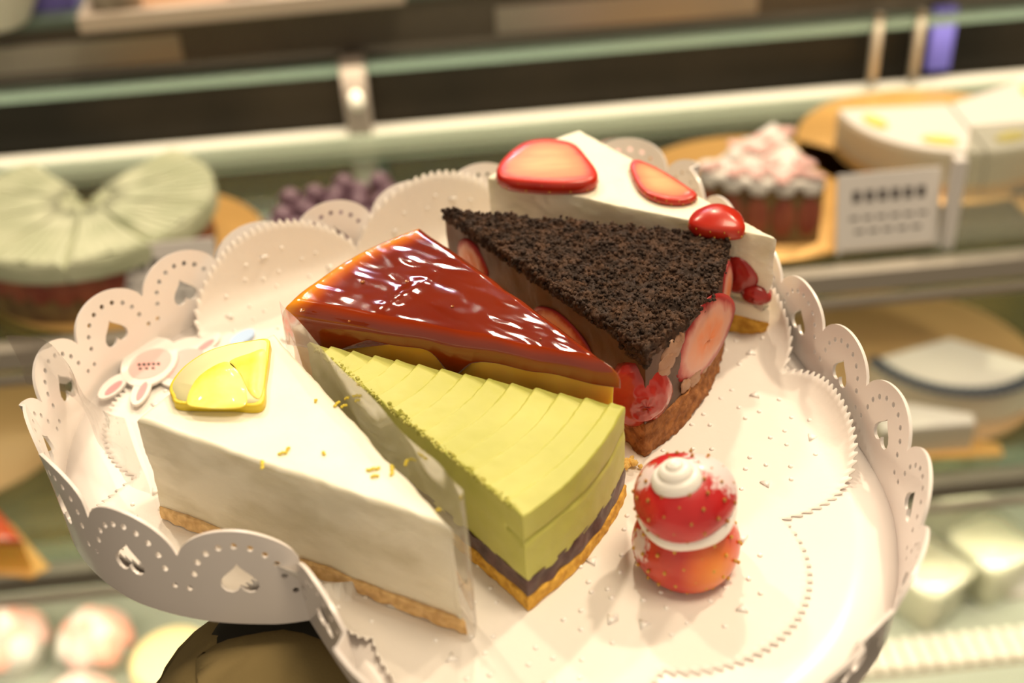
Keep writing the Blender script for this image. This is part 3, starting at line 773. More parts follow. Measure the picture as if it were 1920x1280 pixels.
def sidept(s, z, o=.04, a0=Tk, b0=Bk):
    q = a0+(b0-a0)*s; d = (b0-a0)/np.hypot(*(b0-a0)); nn = np.array([d[1], -d[0]]);
    if nn@(q-(Tk+Ak+Bk)/3) < 0: nn = -nn
    return P(q[0]+nn[0]*o, q[1]+nn[1]*o, z), np.array([d[0], d[1], 0]), np.array([nn[0], nn[1], 0])
def oriented(xd, nd): return xd if np.cross(xd, (0, 0, 1))@nd > 0 else -xd
out = Bk-(Tk+Ak+Bk)/3; out = out/np.hypot(*out)
nd_ = np.array([out[0], out[1], 0]); xd_ = np.array([-out[1], out[0], 0])
berry_face('red_strawberry', P(Bk[0]-out[0]*.42, Bk[1]-out[1]*.42, 2.05), oriented(xd_, nd_), (0, 0, 1), 1.9, 2.3, .62, ch, redflesh, pointy=.1)
for s_, w_, h_, z_ in ((.15, 1.9, 1.5, 2.75), (.62, 3.2, 1.5, 2.35)):
    q, xd, nd = sidept(s_, z_, .02); berry_face('cut_strawberry', q, oriented(xd, nd), (0, 0, 1), w_, h_, .16, ch, pinkflesh, pointy=.1)
# pale mousse smears on the outer face
def smear(t0, z0, pts_, name='mousse_smear'):
    mb = MB()
    for dx, dz, r_ in pts_:
        q, xd, nd = arcpt(t0+dx, z0+dz, .02); T_ = Matrix((xd, nd, (0, 0, 1))).transposed(); mb.blob(q, (r_*1.5, .07, r_*1.25), n=14, T=T_, jit=.5)
    mb.build(name, M['mousse_light'], ch)
smear(.84, 3.1, [(0, .3, .30), (.03, .0, .26), (.05, -.3, .2), (-.04, .45, .22), (.06, -.6, .15)])
smear(.30, 1.45, [(0, 0, .22), (.08, .05, .2), (.16, -.02, .22), (.24, .04, .2), (.34, 0, .22), (-.1, .05, .25), (.42, .1, .18)])
smear(.02, 2.9, [(0, .6, .2), (0, .3, .22), (.02, 0, .22), (0, -.3, .2), (.01, -.7, .22)])

# --- strawberry cream slice
T, A, B = (10.68, 4.95), (1.46, 10.55), (5.05, 14.04)
sc = slice_thing('strawberry_cream_cake_slice', T, A, B, 'white cream slice decorated with strawberry pieces, standing at the far side of the tray')
Ts = np.array(T)
wobj('biscuit_crust', wedge(T, A, B, .08, .80, .08, ns=90, nt=40, nz=5, grow=.0, side=lambda p, z, i: .12*nz3(p[0], p[1], z, 3)), M['crust_gold'], sc)
wobj('lower_cream', wedge(T, A, B, .80, 1.35, .12, ns=60, nt=30, nz=4, side=lambda p, z, i: .04*nz3(p[0], p[1], z, 1.5)), M['cream'], sc)
def sside(p, z, i):
    d = .05*nz3(p[0], p[1], z, 1.4)+.03*nz3(p[0], p[1], z, 5, 3)
    if np.hypot(*(np.array(p)-Ts)) < 2.2 and z < 2.4: d -= .22*(2.4-z)
    return d
wobj('cream_filling', wedge(T, A, B, 1.30, 4.08, .06, ns=100, nt=44, nz=18, side=sside), [M['cream_side'], M['cream']], sc)
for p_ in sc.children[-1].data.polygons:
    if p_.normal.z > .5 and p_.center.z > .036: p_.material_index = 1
for (px_, py_, w_, h_, z_) in ((1378, 520, 1.5, 1.5, 2.3), (1405, 562, 1.5, .8, 1.65)):
    pass
d_ = (np.array(A)-Ts)/np.hypot(*(np.array(A)-Ts)); nn_ = np.array([d_[1], -d_[0]]); nn_ = nn_ if nn_@(Ts-(Ts+A+B)/3) < 0 else nn_
cen_ = (Ts+A+B)/3
nn_ = np.array([d_[1], -d_[0]]); nn_ = -nn_ if nn_@(np.array(A)-cen_) < 0 else nn_
for s_, w_, h_, z_, dp in ((1.25, 1.5, 1.35, 2.35, .2), (.55, 1.1, .7, 1.75, .3)):
    q = Ts+d_*s_+nn_*.02; nd = np.array([nn_[0], nn_[1], 0]); xd = np.array([d_[0], d_[1], 0])
    berry_face('red_strawberry', P(q[0], q[1], z_), oriented(xd, nd), (0, 0, 1), w_, h_, dp, sc, redflesh, pointy=.05)

def berry_slab(name, pix, z, th, label, parent=None, skinbev=.12, dome=0.0, cutshift=(0, 0), red=False):
    """strawberry piece lying on the cake: orange cut face up, red skin round the side with seeds"""
    pw = np.array(catmull([at(x, y, z+th*(0 if i in () else .5))[:2] for i, (x, y) in enumerate(pix)], 6)); n = len(pw); c = pw.mean(0); zb = 100+z
    v = []; f = []; mi = []; at_ = []
    prof = [(.97, 0), (1.02, th*.35), (1.01, th*.8), (.965, th*.98)]+[(.96*k/8, th+dome*(1-(k/8)**2)) for k in range(7, 0, -1)]
    sh = np.array(cutshift)
    for (s, dz) in prof:
        for p in pw:
            q = c+(p-c)*s+sh*(dz/th if dz < th else 1); v.append((q[0], q[1], zb+dz)); at_.append((s/.97)**3 if dz >= th*.97 else 1)
    L = len(prof)
    for i in range(L-1):
        for k in range(n): f.append((i*n+k, i*n+(k+1) % n, (i+1)*n+(k+1) % n, (i+1)*n+k)); mi.append(0 if i < 3 else 1)
    f.append(tuple((L-1)*n+k for k in range(n))); mi.append(1); f.append(tuple(range(n))); mi.append(0)
    mb = MB(); mb.v = v; mb.f = f; mb.m = mi
    for k in range(0, n, 3):
        for zz, s in ((th*.25, 1.02), (th*.7, 1.0)):
            q = c+(pw[(k+(1 if zz > th*.5 else 0)) % n]-c)*s+sh*zz/th; mb.blob((q[0], q[1], zb+zz), (.028, .028, .045), 2, 6)
    o = mb.build(name, [M['skin'], M['skin'] if red else M['flesh'], M['seed']], parent, True, loc=(c[0], c[1], zb))
    vals = at_+[1.0]*(len(mb.v)-len(at_)); a = o.data.attributes.new('edge', 'FLOAT', 'POINT'); a.data.foreach_set('value', vals)
    return tag(o, label, 'strawberry', 'strawberry pieces on the white slice')
berry_slab('strawberry_piece', [(932, 328), (950, 300), (985, 276), (1030, 270), (1075, 278), (1100, 302), (1120, 334), (1100, 350), (1030, 354), (950, 346)], 4.10, .5, 'large strawberry half with orange cut face, leftmost on the white cream slice')
berry_slab('strawberry_piece', [(1182, 318), (1190, 304), (1215, 312), (1250, 330), (1290, 356), (1306, 370), (1280, 380), (1235, 376), (1200, 356)], 4.10, .26, 'middle strawberry piece near the back edge of the white cream slice')
berry_slab('strawberry_piece', [(1294, 428), (1298, 408), (1325, 394), (1355, 393), (1385, 406), (1395, 424), (1390, 438), (1340, 440)], 4.10, .42, 'smallest bright red strawberry piece by the tip of the white cream slice', dome=.32, red=True)

# --- strawberry and cream figure
SO = at(1286, 1052, .08)
sm = thing('strawberry_snowman', SO, 'small stack of two sugared strawberries with whipped cream, standing on the tray', 'strawberry dessert')
def L(x, y, z): return np.array([x, y, z])
def seeds_on(prof, n_turn, T_, mb, c, skip=None):
    g = PI*(3-math.sqrt(5)); K = 0
    zs = np.linspace(.06, .93, n_turn)
    for k, t in enumerate(zs):
        i = t*(len(prof)-1); a0 = int(i); fr = i-a0; a1 = min(a0+1, len(prof)-1)
        r = prof[a0][0]*(1-fr)+prof[a1][0]*fr; z = prof[a0][1]*(1-fr)+prof[a1][1]*fr; a = k*g
        p = T_ @ Vector((r*math.cos(a)*1.0, r*math.sin(a)*1.0, z)); mb.blob(np.array(p)+c, (.055, .055, .06), 1, 6)
def smooth_prof(pp, n=5): return [tuple(q) for q in catmull(pp, n, closed=False)]
lowp = smooth_prof([(.9, 0), (1.28, .12), (1.45, .5), (1.42, .95), (1.2, 1.45), (.95, 1.8), (.6, 1.95)])
I3 = Matrix.Identity(3)
skA = sugar_material('sugared_strawberry_low', [((-1.4, -.3, 1.0), .0, 1.0), ((1.4, .1, 1.4), .0, .8)], (.50, .02, .012), (.64, .06, .02), ((.55, -1.25, .85), .1, 1.0))
mb = MB(); mb.lathe(SO, lowp, 44, fn=lambda p, a, i: p*np.array([1, 1, 1])*(1+.03*math.sin(3*a))); seeds_on(lowp, 90, I3, mb, SO)
mb.build('lower_strawberry', [skA, M['seed']], sm)
tilt = Matrix.Rotation(math.radians(-9), 3, 'Y') @ Matrix.Rotation(math.radians(6), 3, 'X')
cpz = SO+np.array([.02, 0, 1.62])
MB().lathe(cpz, smooth_prof([(.5, 0), (1.1, .04), (1.3, .22), (1.32, .42), (1.1, .6), (.4, .65)]), 40, T=tilt, fn=lambda p, a, i: p*(1+.02*math.sin(5*a))).build('cream_band', M['whip'], sm)
upp = smooth_prof([(.7, 0), (1.2, .1), (1.36, .42), (1.28, .8), (1.0, 1.15), (.6, 1.4), (.2, 1.5)])
skB = sugar_material('sugared_strawberry_high', [((.9, .35, 3.2), .5, 1.6), ((-1.15, .2, 3.0), .1, .75)], (.42, .008, .012), (.56, .02, .02), None)
mb = MB(); cu = SO+np.array([-.04, 0, 1.95]); mb.lathe(cu, upp, 44, T=tilt, fn=lambda p, a, i: p*(1+.03*math.sin(3*a+1))); seeds_on(upp, 70, tilt, mb, cu)
mb.build('upper_strawberry', [skB, M['seed_dark']], sm)
sw = MB(); cs = SO+np.array([-.32, -.22, 3.02])
sw.lathe(cs, smooth_prof([(.35, -.05), (.62, .03), (.68, .2), (.58, .38), (.46, .44), (.44, .52), (.34, .62), (.24, .66), (.2, .73), (.08, .8)], 4), 36, T=Matrix.Rotation(math.radians(-10), 3, 'Y'))
sw.build('cream_dollop', M['whip'], sm)

# --- stray crumb behind the matcha slice
cq = at(1180, 873, .08); kb = MB()
for k in range(26): kb.blob(cq+np.array([random.gauss(0, .12), random.gauss(0, .1), .08+random.random()*.1]), random.uniform(.05, .1), n=6, jit=.5)
tag(kb.build('cake_crumb', mat('yellow_crumb', (.80, .55, .16), .8), None, loc=cq), 'small yellow cake crumb on the tray beside the matcha slice', 'crumb')

# --- printed rabbits
def flat_px(mb, pix, z, th, mi=0, smooth_n=6):
    pw = catmull([at(x, y, z)[:2] for x, y in pix], smooth_n); mb.prism(pw, 100+z, 100+z+th, mi)
def ellipse_px(cx_, cy_, a, b, rot, n=14):
    r_ = math.radians(rot); return [(cx_+a*math.cos(t)*math.cos(r_)-b*math.sin(t)*math.sin(r_), cy_+a*math.cos(t)*math.sin(r_)+b*math.sin(t)*math.cos(r_)) for t in [2*PI*k/n for k in range(n)]]
def rabbit(name, head, ears, z, label, marks=None):
    c = at(head[0], head[1], z); th = thing(name, c, label, 'rabbit cut-out', 'rabbit cut-outs on the tray')
    mb = MB(); flat_px(mb, ellipse_px(head[0], head[1], 58, 40, -32), z, .10); mb.build('head', M['card'], th, False)
    mb = MB(); flat_px(mb, ellipse_px(head[0], head[1], 43, 25, -24), z+.10, .008); mb.build('face_print', M['pale_pink'], th, False)
    for (ex_, ey_, rot, a, b) in ears:
        mb = MB(); flat_px(mb, ellipse_px(ex_, ey_, a, b, rot), z, .09); eo = mb.build('ear', M['card'], th, False)
        mb = MB(); flat_px(mb, ellipse_px(ex_, ey_, a*.6, b*.42, rot), z+.095, .008); mb.build('inner_ear_print', M['pink'], eo, False)
    if marks:
        mb = MB()
        for (x, y, w_, h_) in marks: flat_px(mb, [(x, y+h_), (x+w_, y+h_), (x+w_, y), (x, y)], z+.109, .006, smooth_n=1)
        mb.build('dark_lettering', M['ink'], th, False)
    return th
rabbit('rabbit_cutout', (345, 682), [(385, 648, -35, 34, 13), (386, 672, -28, 32, 11)], .12, 'right pink rabbit cut-out, half hidden under the other rabbit', None)
mk = [(258+i*9, 681+(-.4*i), 6, 5) for i in range(5)]+[(260+i*12, 689-.5*i, 6, 4) for i in range(3)]
rabbit('rabbit_cutout', (281, 682), [(213, 727, -38, 34, 14), (266, 733, -62, 32, 15)], .24, 'left pink rabbit cut-out with tiny dark lettering on its face', mk)
mb = MB(); flat_px(mb, ellipse_px(455, 635, 26, 10, -28), .12, .1); tag(mb.build('blue_cutout', M['bluep'], None, False), 'small pale blue oval cut-out behind the lemon cheesecake slice', 'cut-out')

# ------------------------------------------------------------------ person holding the tray
hold = at(470, 1225, -4)
per = thing('person', hold+np.array([-2, -9, -4]), 'person seen only as an olive sleeved forearm reaching under the tray', 'person')
def tube(name, path, radii, m_, parent, n=36, wr=0, cap=True, squash=1):
    pts_ = np.array(catmull(path, 6, closed=False)); rr = np.interp(np.linspace(0, 1, len(pts_)), np.linspace(0, 1, len(radii)), radii)
    v = []; f = []
    for i, p in enumerate(pts_):
        d = pts_[min(i+1, len(pts_)-1)]-pts_[max(i-1, 0)]; d = d/np.linalg.norm(d); a = np.cross(d, (0, 0, 1)); a /= np.linalg.norm(a); b = np.cross(a, d)
        for k in range(n):
            t = 2*PI*k/n; r = rr[i]*(1+wr*nz3(math.cos(t)*2, math.sin(t)*2, i*.25, 1))
            v.append(p+a*math.cos(t)*r+b*math.sin(t)*r*squash)
    for i in range(len(pts_)-1):
        for k in range(n): f.append((i*n+k, i*n+(k+1) % n, (i+1)*n+(k+1) % n, (i+1)*n+k))
    if cap: f.append(tuple(range(n))); f.append(tuple((len(pts_)-1)*n+k for k in range(n)))
    return obj(name, v, f, m_, parent)
s0 = at(500, 1270, -5.2)
# body: forearm, palm and five fingers grown from one skeleton
def skin_body(name, chains, m_, parent):
    vs = []; es = []; rs = []
    for ch_ in chains:
        prev = None
        for p, r in ch_:
            key = None
            for i, q in enumerate(vs):
                if np.linalg.norm(np.array(q)-np.array(p)) < 1e-6: key = i
            if key is None: vs.append(tuple(p)); rs.append(r); key = len(vs)-1
            if prev is not None: es.append((prev, key))
            prev = key
    me = bpy.data.meshes.new(name); b0 = base(parent); me.from_pydata([tuple((np.array(p)-b0)*.01) for p in vs], es, []); me.materials.append(m_)
    o = bpy.data.objects.new(name, me); COL.objects.link(o); o.parent = parent
    sk = o.modifiers.new('skin', 'SKIN'); 
    if not me.skin_vertices: 
        bm = bmesh.new(); bm.from_mesh(me); bm.verts.layers.skin.verify(); bm.to_mesh(me); bm.free()
    for i, r in enumerate(rs): me.skin_vertices[0].data[i].radius = (r*.01, r*.01)
    me.skin_vertices[0].data[0].use_root = True
    sb = o.modifiers.new('smooth', 'SUBSURF'); sb.levels = 2; sb.render_levels = 2; sk.use_smooth_shade = True
    return o
wr_ = P(-4.6, -5.5, -4.0); palm = P(-1.5, -.5, -2.5); kn = P(.5, 3.0, -1.8)
chains = [[(s0+np.array([-4, -18, -8]), 3.0), (s0+np.array([-.4, -5, -2.5]), 2.4), (wr_, 1.8), (palm, 2.0), (kn, 1.5)]]
for dx, L_, dy in ((-2.6, 3.2, -.6), (-.9, 3.8, 0), (.9, 3.6, 0), (2.5, 2.9, -.8)):
    k0 = kn+np.array([dx, dy, .0]); chains.append([(kn, 1.5), (k0, .95), (k0+np.array([dx*.15, L_*.5, .55]), .82), (k0+np.array([dx*.25, L_, .75]), .7)])
chains.append([(palm, 2.0), (palm+np.array([2.6, -.4, .5]), 1.1), (palm+np.array([4.4, .9, 1.3]), .9), (palm+np.array([5.4, 2.2, 1.5]), .75)])
skin_body('body', chains, M['body_skin'], per)
tube('sleeve', [s0+np.array([-5, -22, -9.5]), s0+np.array([-2.0, -11, -5]), s0+np.array([-.2, -3.6, -1.6]), s0+np.array([.3, -1.2, -.5]), wr_+np.array([-.5, -1.1, -.1]), wr_+np.array([-.3, -.5, -.1])], [5.6, 5.0, 4.2, 3.9, 3.6, 3.1], M['sleeve'], per, wr=.05, squash=.9)
tube('cuff_lining', [wr_+np.array([-.4, -1.3, -.2]), wr_+np.array([-.1, .1, .0]), wr_+np.array([.6, 1.8, .1])], [2.8, 3.3, 3.1], M['lining'], per, wr=.03, squash=.9)

# ------------------------------------------------------------------ things in the case
def polar_wedge(mb, c, r, a0, a1, z0, z1, mi=0, mtop=None, n=24, bev=.15, gap=0):
    m_ = (a0+a1)/2; off = np.array([math.cos(m_), math.sin(m_)])*gap
    pts_ = [np.array(c[:2])+off]+[np.array(c[:2])+off+np.array([math.cos(a0+(a1-a0)*k/n), math.sin(a0+(a1-a0)*k/n)])*r for k in range(n+1)]
    mb.prism(pts_, 100+z0, 100+z1, mi, mtop, bev); return mb
def board(c, r, z, m_, label, group='round cake boards in the case'):
    mb = MB(); mb.lathe((c[0], c[1], 100+z), [(r, 0), (r+.05, .1), (r, .2)], 60); return tag(mb.build('cake_board', m_, None, loc=(c[0], c[1], 100+z)), label, 'cake board', group)
# green crepe cake, left of shelf one
c = cw(-22.5, 70.7, Z1+4.7)
board(c+EX*1.6+EY*.6, 8.9, Z1, M['gold'], 'gold round board under the green crepe cake on the upper shelf')
gc = thing('green_crepe_cake', (c[0], c[1], 100+Z1+.2), 'round green crepe cake with strawberry side, one slice missing, upper shelf left', 'cake')
N = 8
for k in range(N):
    a0 = math.radians(128)+k*(2*PI-math.radians(66))/N; a1 = a0+(2*PI-math.radians(66))/N
    g = .12
    b_ = MB(); polar_wedge(b_, c, 7.3, a0, a1, Z1+.2, Z1+1.3, gap=g); sl = b_.build('crepe_slice_base', M['brown'], gc, False)
    b_ = MB(); polar_wedge(b_, c, 7.2, a0, a1, Z1+1.3, Z1+3.4, gap=g); b_.build('strawberry_layer', M['brown'], gc, False)
    b_ = MB(); polar_wedge(b_, c, 7.9, a0, a1, Z1+3.4, Z1+4.7, gap=g, bev=.5)
    for j in range(1, 7):      # folds of the crepe fan out over the top
        a = a0+(a1-a0)*j/7
        p0 = np.array(c[:2])+np.array([math.cos(a), math.sin(a)])*4.7; b_.box((p0[0], p0[1], 100+Z1+4.72), np.array([math.cos(a), math.sin(a), 0])*6.2, np.array([-math.sin(a), math.cos(a), 0])*.28, (0, 0, .12))
    b_.build('crepe_top', M['crepe'], gc, False)
    for j in range(3):
        a = a0+(a1-a0)*(j+.5)/3; nd = np.array([math.cos(a), math.sin(a), 0]); xd = np.array([-math.sin(a), math.cos(a), 0])
        b_ = MB(); q = np.array([c[0], c[1], 100+Z1+2.3])+nd*7.2; T_ = Matrix((xd, nd, (0, 0, 1))).transposed(); b_.blob(q, (.9, .22, 1.05), n=14, T=T_); b_.build('strawberry_half', M['red_dull'], gc)
# pink petal cake
c = cw(20.6, 72.0, Z1)
board(c, 8.8, Z1, M['gold'], 'gold round board under the pink and white petal cake on the upper shelf')
ap = cw(22.2, 73.6, Z1+4)
pk = thing('petal_topped_cake', (ap[0], ap[1]-4, 100+Z1+.2), 'tall cake wedge covered with pink and white petals on the upper shelf', 'cake')
a0, a1 = math.radians(-134), math.radians(-82)
b_ = MB(); polar_wedge(b_, ap, 8.8, a0, a1, Z1+.2, Z1+4.2); b_.build('strawberry_body', M['brown'], pk, False)
b_ = MB(); polar_wedge(b_, ap, 9.0, a0, a1, Z1+4.2, Z1+4.6, bev=.3); b_.build('icing', M['white'], pk, False)
for k in range(34):
    s = math.sqrt(random.uniform(.02, 1)); a = random.uniform(a0+.03, a1-.03); q = np.array([ap[0]+math.cos(a)*s*8.7, ap[1]+math.sin(a)*s*8.7, 100+Z1+4.7+random.random()*.2])
    MB().blob(q, (random.uniform(.6, 1.0), random.uniform(.35, .55), .22), n=10, T=Matrix.Rotation(random.random()*3, 3, 'Z') @ Matrix.Rotation(random.uniform(-.4, .4), 3, 'X')).build('petal', M['petal'] if k % 5 else M['white'], pk)
for k in range(5):
    a = a0+(a1-a0)*(k+.5)/5; nd = np.array([math.cos(a), math.sin(a), 0]); xd = np.array([-math.sin(a), math.cos(a), 0])
    MB().blob(np.array([ap[0], ap[1], 100+Z1+2.1])+nd*8.75, (.75, .2, 1.4), n=14, T=Matrix((xd, nd, (0, 0, 1))).transposed()).build('strawberry_half', M['red_dull'], pk)
    MB().blob(np.array([ap[0], ap[1], 100+Z1+4.0])+nd*8.95, (.6, .15, .35), n=12, T=Matrix((xd, nd, (0, 0, 1))).transposed()).build('icing_drip', M['white'], pk)
# small pink cake behind
c = at(1160, 300, Z1+2)
b_ = MB(); b_.lathe((c[0], c[1], 100+Z1), smooth_prof([(2.0, 0), (2.2, .3), (2.2, 2), (1.9, 2.5), (.8, 2.7)], 3), 30); tag(b_.build('pink_cake', M['petal'], None, loc=(c[0], c[1], 100+Z1)), 'small pale pink cake behind the white cream slice on the upper shelf', 'cake')
# lemon cheesecakes right
def lemon_cake(c, r, z, rot, span, label, h=3.1):
    th = thing('lemon_topped_cheesecake', (c[0], c[1], 100+z+.2), label, 'cake', 'lemon cheesecakes on the upper shelf')
    a1 = rot+math.radians(span)
    b_ = MB(); polar_wedge(b_, c, r, rot, a1, z+.2, z+.9, n=48, bev=0); b_.build('crust', M['crust'], th, False)
    b_ = MB(); polar_wedge(b_, c, r, rot, a1, z+.9, z+h, n=48, bev=.25); b_.build('cheesecake_body', M['bgcream'], th, False)
    b_ = MB(); polar_wedge(b_, c, r-.1, rot, a1, z+h, z+h+.15, n=48, bev=0); b_.build('white_top', M['white'], th, False)
    NL = max(2, int(span/32))
    for k in range(NL):
        a = rot+math.radians(span)*(k+.5)/NL; q = np.array([c[0]+math.cos(a)*(r-1.5), c[1]+math.sin(a)*(r-1.5), 100+z+h+.25])
        MB().blob(q, (1.2, .6, .2), n=12, T=Matrix.Rotation(a+PI/2, 3, 'Z')).build('lemon_slice', M['yellow'], th)
    return th
c1 = cw(35.4, 78.3, Z1)
board(cw(34.6, 77.2, Z1), 9.2, Z1, M['gold'], 'gold round board under the back lemon cheesecake')
c1 = cw(35.4, 76.6, Z1)
lemon_cake(c1+np.array([-.08, 0, 0]), 7.6, Z1, math.radians(178), 92, 'left part of the cut white lemon cheesecake at the back right of the upper shelf')
lemon_cake(c1+np.array([.10, .0, 0]), 7.6, Z1, math.radians(270), 118, 'right part of the cut white lemon cheesecake, running out of the picture at right')
c2 = cw(41.8, 67.4, Z1)
board(c2, 5.0, Z1, M['gold'], 'gold board at the right edge, below the clear sign holder')
lemon_cake(c2, 4.3, Z1, math.radians(180), 180, 'low white lemon cake in front, cut off by the right edge of the picture', 2.5)
# purple berries cake behind the tray
c = cw(-6.5, 68.0, Z1)
pb = thing('purple_berry_cake', (c[0], c[1], 100+Z1), 'low cake heaped with dark purple berries, just behind the tray rim', 'cake')
MB().lathe((c[0], c[1], 100+Z1), [(5, 0), (5.2, .2), (5.2, 2.4), (4.8, 2.8)], 36).build('cake_body', M['brown'], pb)
for k in range(26):
    a = k*2.4; r_ = .9*math.sqrt(k); MB().blob((c[0]+r_*math.cos(a), c[1]+r_*math.sin(a), 100+Z1+3.3+.25*random.random()), .75, n=12).build('berry', M['purple'], pb)
# price tags
def price_tag(px_, py_, z, v, w_, h_, label, rows=((.72, .75), (.45, .8), (.28, .7)), thick=.9):
    d = atv(px_, py_, v); u = d@EX
    b0 = cw(u, v, z); th = thing('price_tag', b0, label, 'price tag', 'price tags in the case')
    lean = np.array([0, 0, 1.])*math.cos(.25)+EY*math.sin(.25); nf = np.cross(EX, lean)
    MB().box(b0+lean*(h_/2), EX*w_, nf*.15, lean*h_).build('card', M['card'], th, False)
    for f_, ww in rows:
        mb = MB()
        nn = max(3, int(ww*w_/.75))
        for k in range(nn): mb.box(b0+lean*(h_*f_)+nf*.1+EX*((k+.5)/nn-.5)*ww*w_, EX*(ww*w_/nn*.62), nf*.04, lean*(h_*.14 if f_ > .6 else h_*.035))
        mb.build('printed_line', M['ink'], th, False)
    MB().box(b0+EY*.5+np.array([0, 0, .15]), EX*w_*.9, EY*1.4, (0, 0, .3)).build('holder_foot', M['steel'], th, False)
price_tag(1662, 470, Z1, 63.5, 6.4, 5.0, 'white price tag with a bold dark line, in front of the lemon cheesecake')
price_tag(305, 520, Z1, 63.5, 6.4, 4.6, 'white price tag below the green crepe cake')
price_tag(1925, 1130, Z3, 70.5, 6.5, 4.2, 'white price tag beside the pudding cups on the deck')
# clear stand on the right
q = atv(1795, 330, 63.4); u = q@EX
st = thing('clear_sign_holder', cw(u, 63.4, Z1), 'clear upright sign holder with a white edge, in front of the right-hand cheesecake', 'sign holder')
cbox('upright_edge', u-.35, u+.35, 63.0, 63.8, Z1, Z1+6.0, M['card'], st); cbox('clear_panel', u+.35, u+6.4, 63.3, 63.5, Z1+.2, Z1+8.0, M['cup'], st); cbox('upright_edge', u+6.2, u+6.6, 63.0, 63.3, Z1+3.6, Z1+8.0, M['card'], st)

# --- shelf two, right: board, white cake with dark border, slice
c = cw(34.5, 75.3, Z2)
board(c, 10.3, Z2, M['tan'], 'large tan round board on the lower shelf at right')
dk = cw(37.4, 74.2, Z2+4)
wc = thing('dark_edged_white_cake', (dk[0], dk[1], 100+Z2+.2), 'white cake with dark scalloped border on the lower shelf at right', 'cake')
a0, a1 = math.radians(-162), math.radians(-38)
b_ = MB(); polar_wedge(b_, dk, 7.3, a0, a1, Z2+.2, Z2+2.6, n=40, bev=.1); b_.build('cake_body', M['bgcream'], wc, False)
b_ = MB(); polar_wedge(b_, dk, 7.2, a0, a1, Z2+2.6, Z2+2.8, n=40, bev=0); b_.build('white_top', M['white'], wc, False)
for k in range(22):
    a = a0+(a1-a0)*(k+.5)/22; MB().blob((dk[0]+6.9*math.cos(a), dk[1]+6.9*math.sin(a), 100+Z2+2.88), (.6, .6, .25), n=10).build('border_berry', M['navy'], wc)
sl = at(1690, 745, Z2+3)
ws = thing('white_cake_slice', (sl[0], sl[1], 100+Z2+.2), 'cut white cake slice in front of the dark-edged cake on the lower shelf', 'cake slice')
pts_ = [cw(u_, v_-.9, 0)[:2] for u_, v_ in ((29.2, 68.4), (31.8, 68.0), (35.6, 66.2), (35.4, 65.2), (28.7, 65.4))]
tri_ = [cw(u_, v_, 0)[:2] for u_, v_ in ((28.5, 64.2), (28.6, 68), (32, 67.4), (37.6, 64.6), (37.4, 63.4))]
MB().prism(tri_, 100+Z2, 100+Z2+.2).build('card', M['gold'], ws, False)
MB().prism(pts_, 100+Z2+.2, 100+Z2+2.35, bev=.05).build('cake_body', M['bgcream'], ws, False); MB().prism(pts_, 100+Z2+2.35, 100+Z2+2.6, bev=.1).build('white_top', M['white'], ws, False)
c = at(1745, 800, Z2); pts_ = [at(1650, 815, Z2)[:2], at(1640, 760, Z2)[:2], at(1800, 780, Z2)[:2], at(1845, 832, Z2)[:2]]
# left: gold boards, caramel slice
c = at(-60, 820, Z2)
board(c, 8.0, Z2, M['tan'], 'tan round board at the left edge of the lower shelf')
cs_ = thing('small_caramel_slice', at(30, 1050, Z2), 'small caramel slice on yellow board at the left front of the lower shelf', 'cake slice')
pts_ = [at(-80, 1075, Z2)[:2], at(-60, 990, Z2)[:2], at(20, 985, Z2)[:2], at(95, 1068, Z2)[:2], at(60, 1086, Z2)[:2]]
MB().prism(pts_, 100+Z2, 100+Z2+.25).build('card', M['gold'], cs_, False)
pts2 = [at(-70, 1062, Z2+.25)[:2], at(-50, 1000, Z2+.25)[:2], at(10, 1000, Z2+.25)[:2], at(62, 1066, Z2+.25)[:2]]
MB().prism(pts2, 100+Z2+.25, 100+Z2+2.4, bev=.1).build('pudding_layer', M['jelly'], cs_, False)
MB().prism(pts2, 100+Z2+2.4, 100+Z2+3.0, bev=.25).build('glaze', mat('far_caramel', (.45, .06, .01), .15, coat=.6), cs_, True)

# --- deck: pudding cups at right, rose cupcakes at left
def rsq(w, r=.6, n=5):
    out = []
    for cx_, cy_, a0 in ((1, 1, 0), (-1, 1, PI/2), (-1, -1, PI), (1, -1, 3*PI/2)):
        for k in range(n+1): a = a0+PI/2*k/n; out.append((cx_*(w/2-r)+r*math.cos(a), cy_*(w/2-r)+r*math.sin(a)))
    return out
def cup(q, label):
    th = thing('pudding_cup', q, label, 'pudding cup', 'square pudding cups on the deck')
    def loft(rows, name, m_):
        v = []; f = []
        for w, z in rows:
            for x, y in rsq(w, w*.2): v.append((x, y, z))
        n = 24
        for i in range(len(rows)-1):
            for k in range(n): f.append((i*n+k, i*n+(k+1) % n, (i+1)*n+(k+1) % n, (i+1)*n+k))
        f.append(tuple(range(n))); f.append(tuple((len(rows)-1)*n+k for k in range(n))); return obj(name, v, f, m_, th, True, local=True)
    loft([(4.6, 0), (4.8, .2), (5.7, 4.2), (5.6, 4.6), (5.2, 4.75)], 'pudding', M['pudding']); loft([(4.7, 0), (4.9, .1), (5.95, 5.0), (6.15, 5.1), (6.1, 5.2)], 'plastic_cup', M['cup'])
    return th
u_ = YAW
k0 = cup(at(1742, 1062, Z3+4.7), 'pale square pudding cup nearest the tray rim on the deck'); k0.rotation_euler = (0, 0, .6); k0.location.z = (100+Z3)*.01
for (x, y, l) in ((1862, 1018, 'pale square pudding cup right of the nearest one, close to the picture edge'), (1790, 905, 'shaded square pudding cup farthest back in the deck row')):
    q = at(x, y, Z3+4.7); q[2] = 100+Z3; dup(k0, q, l, .45)
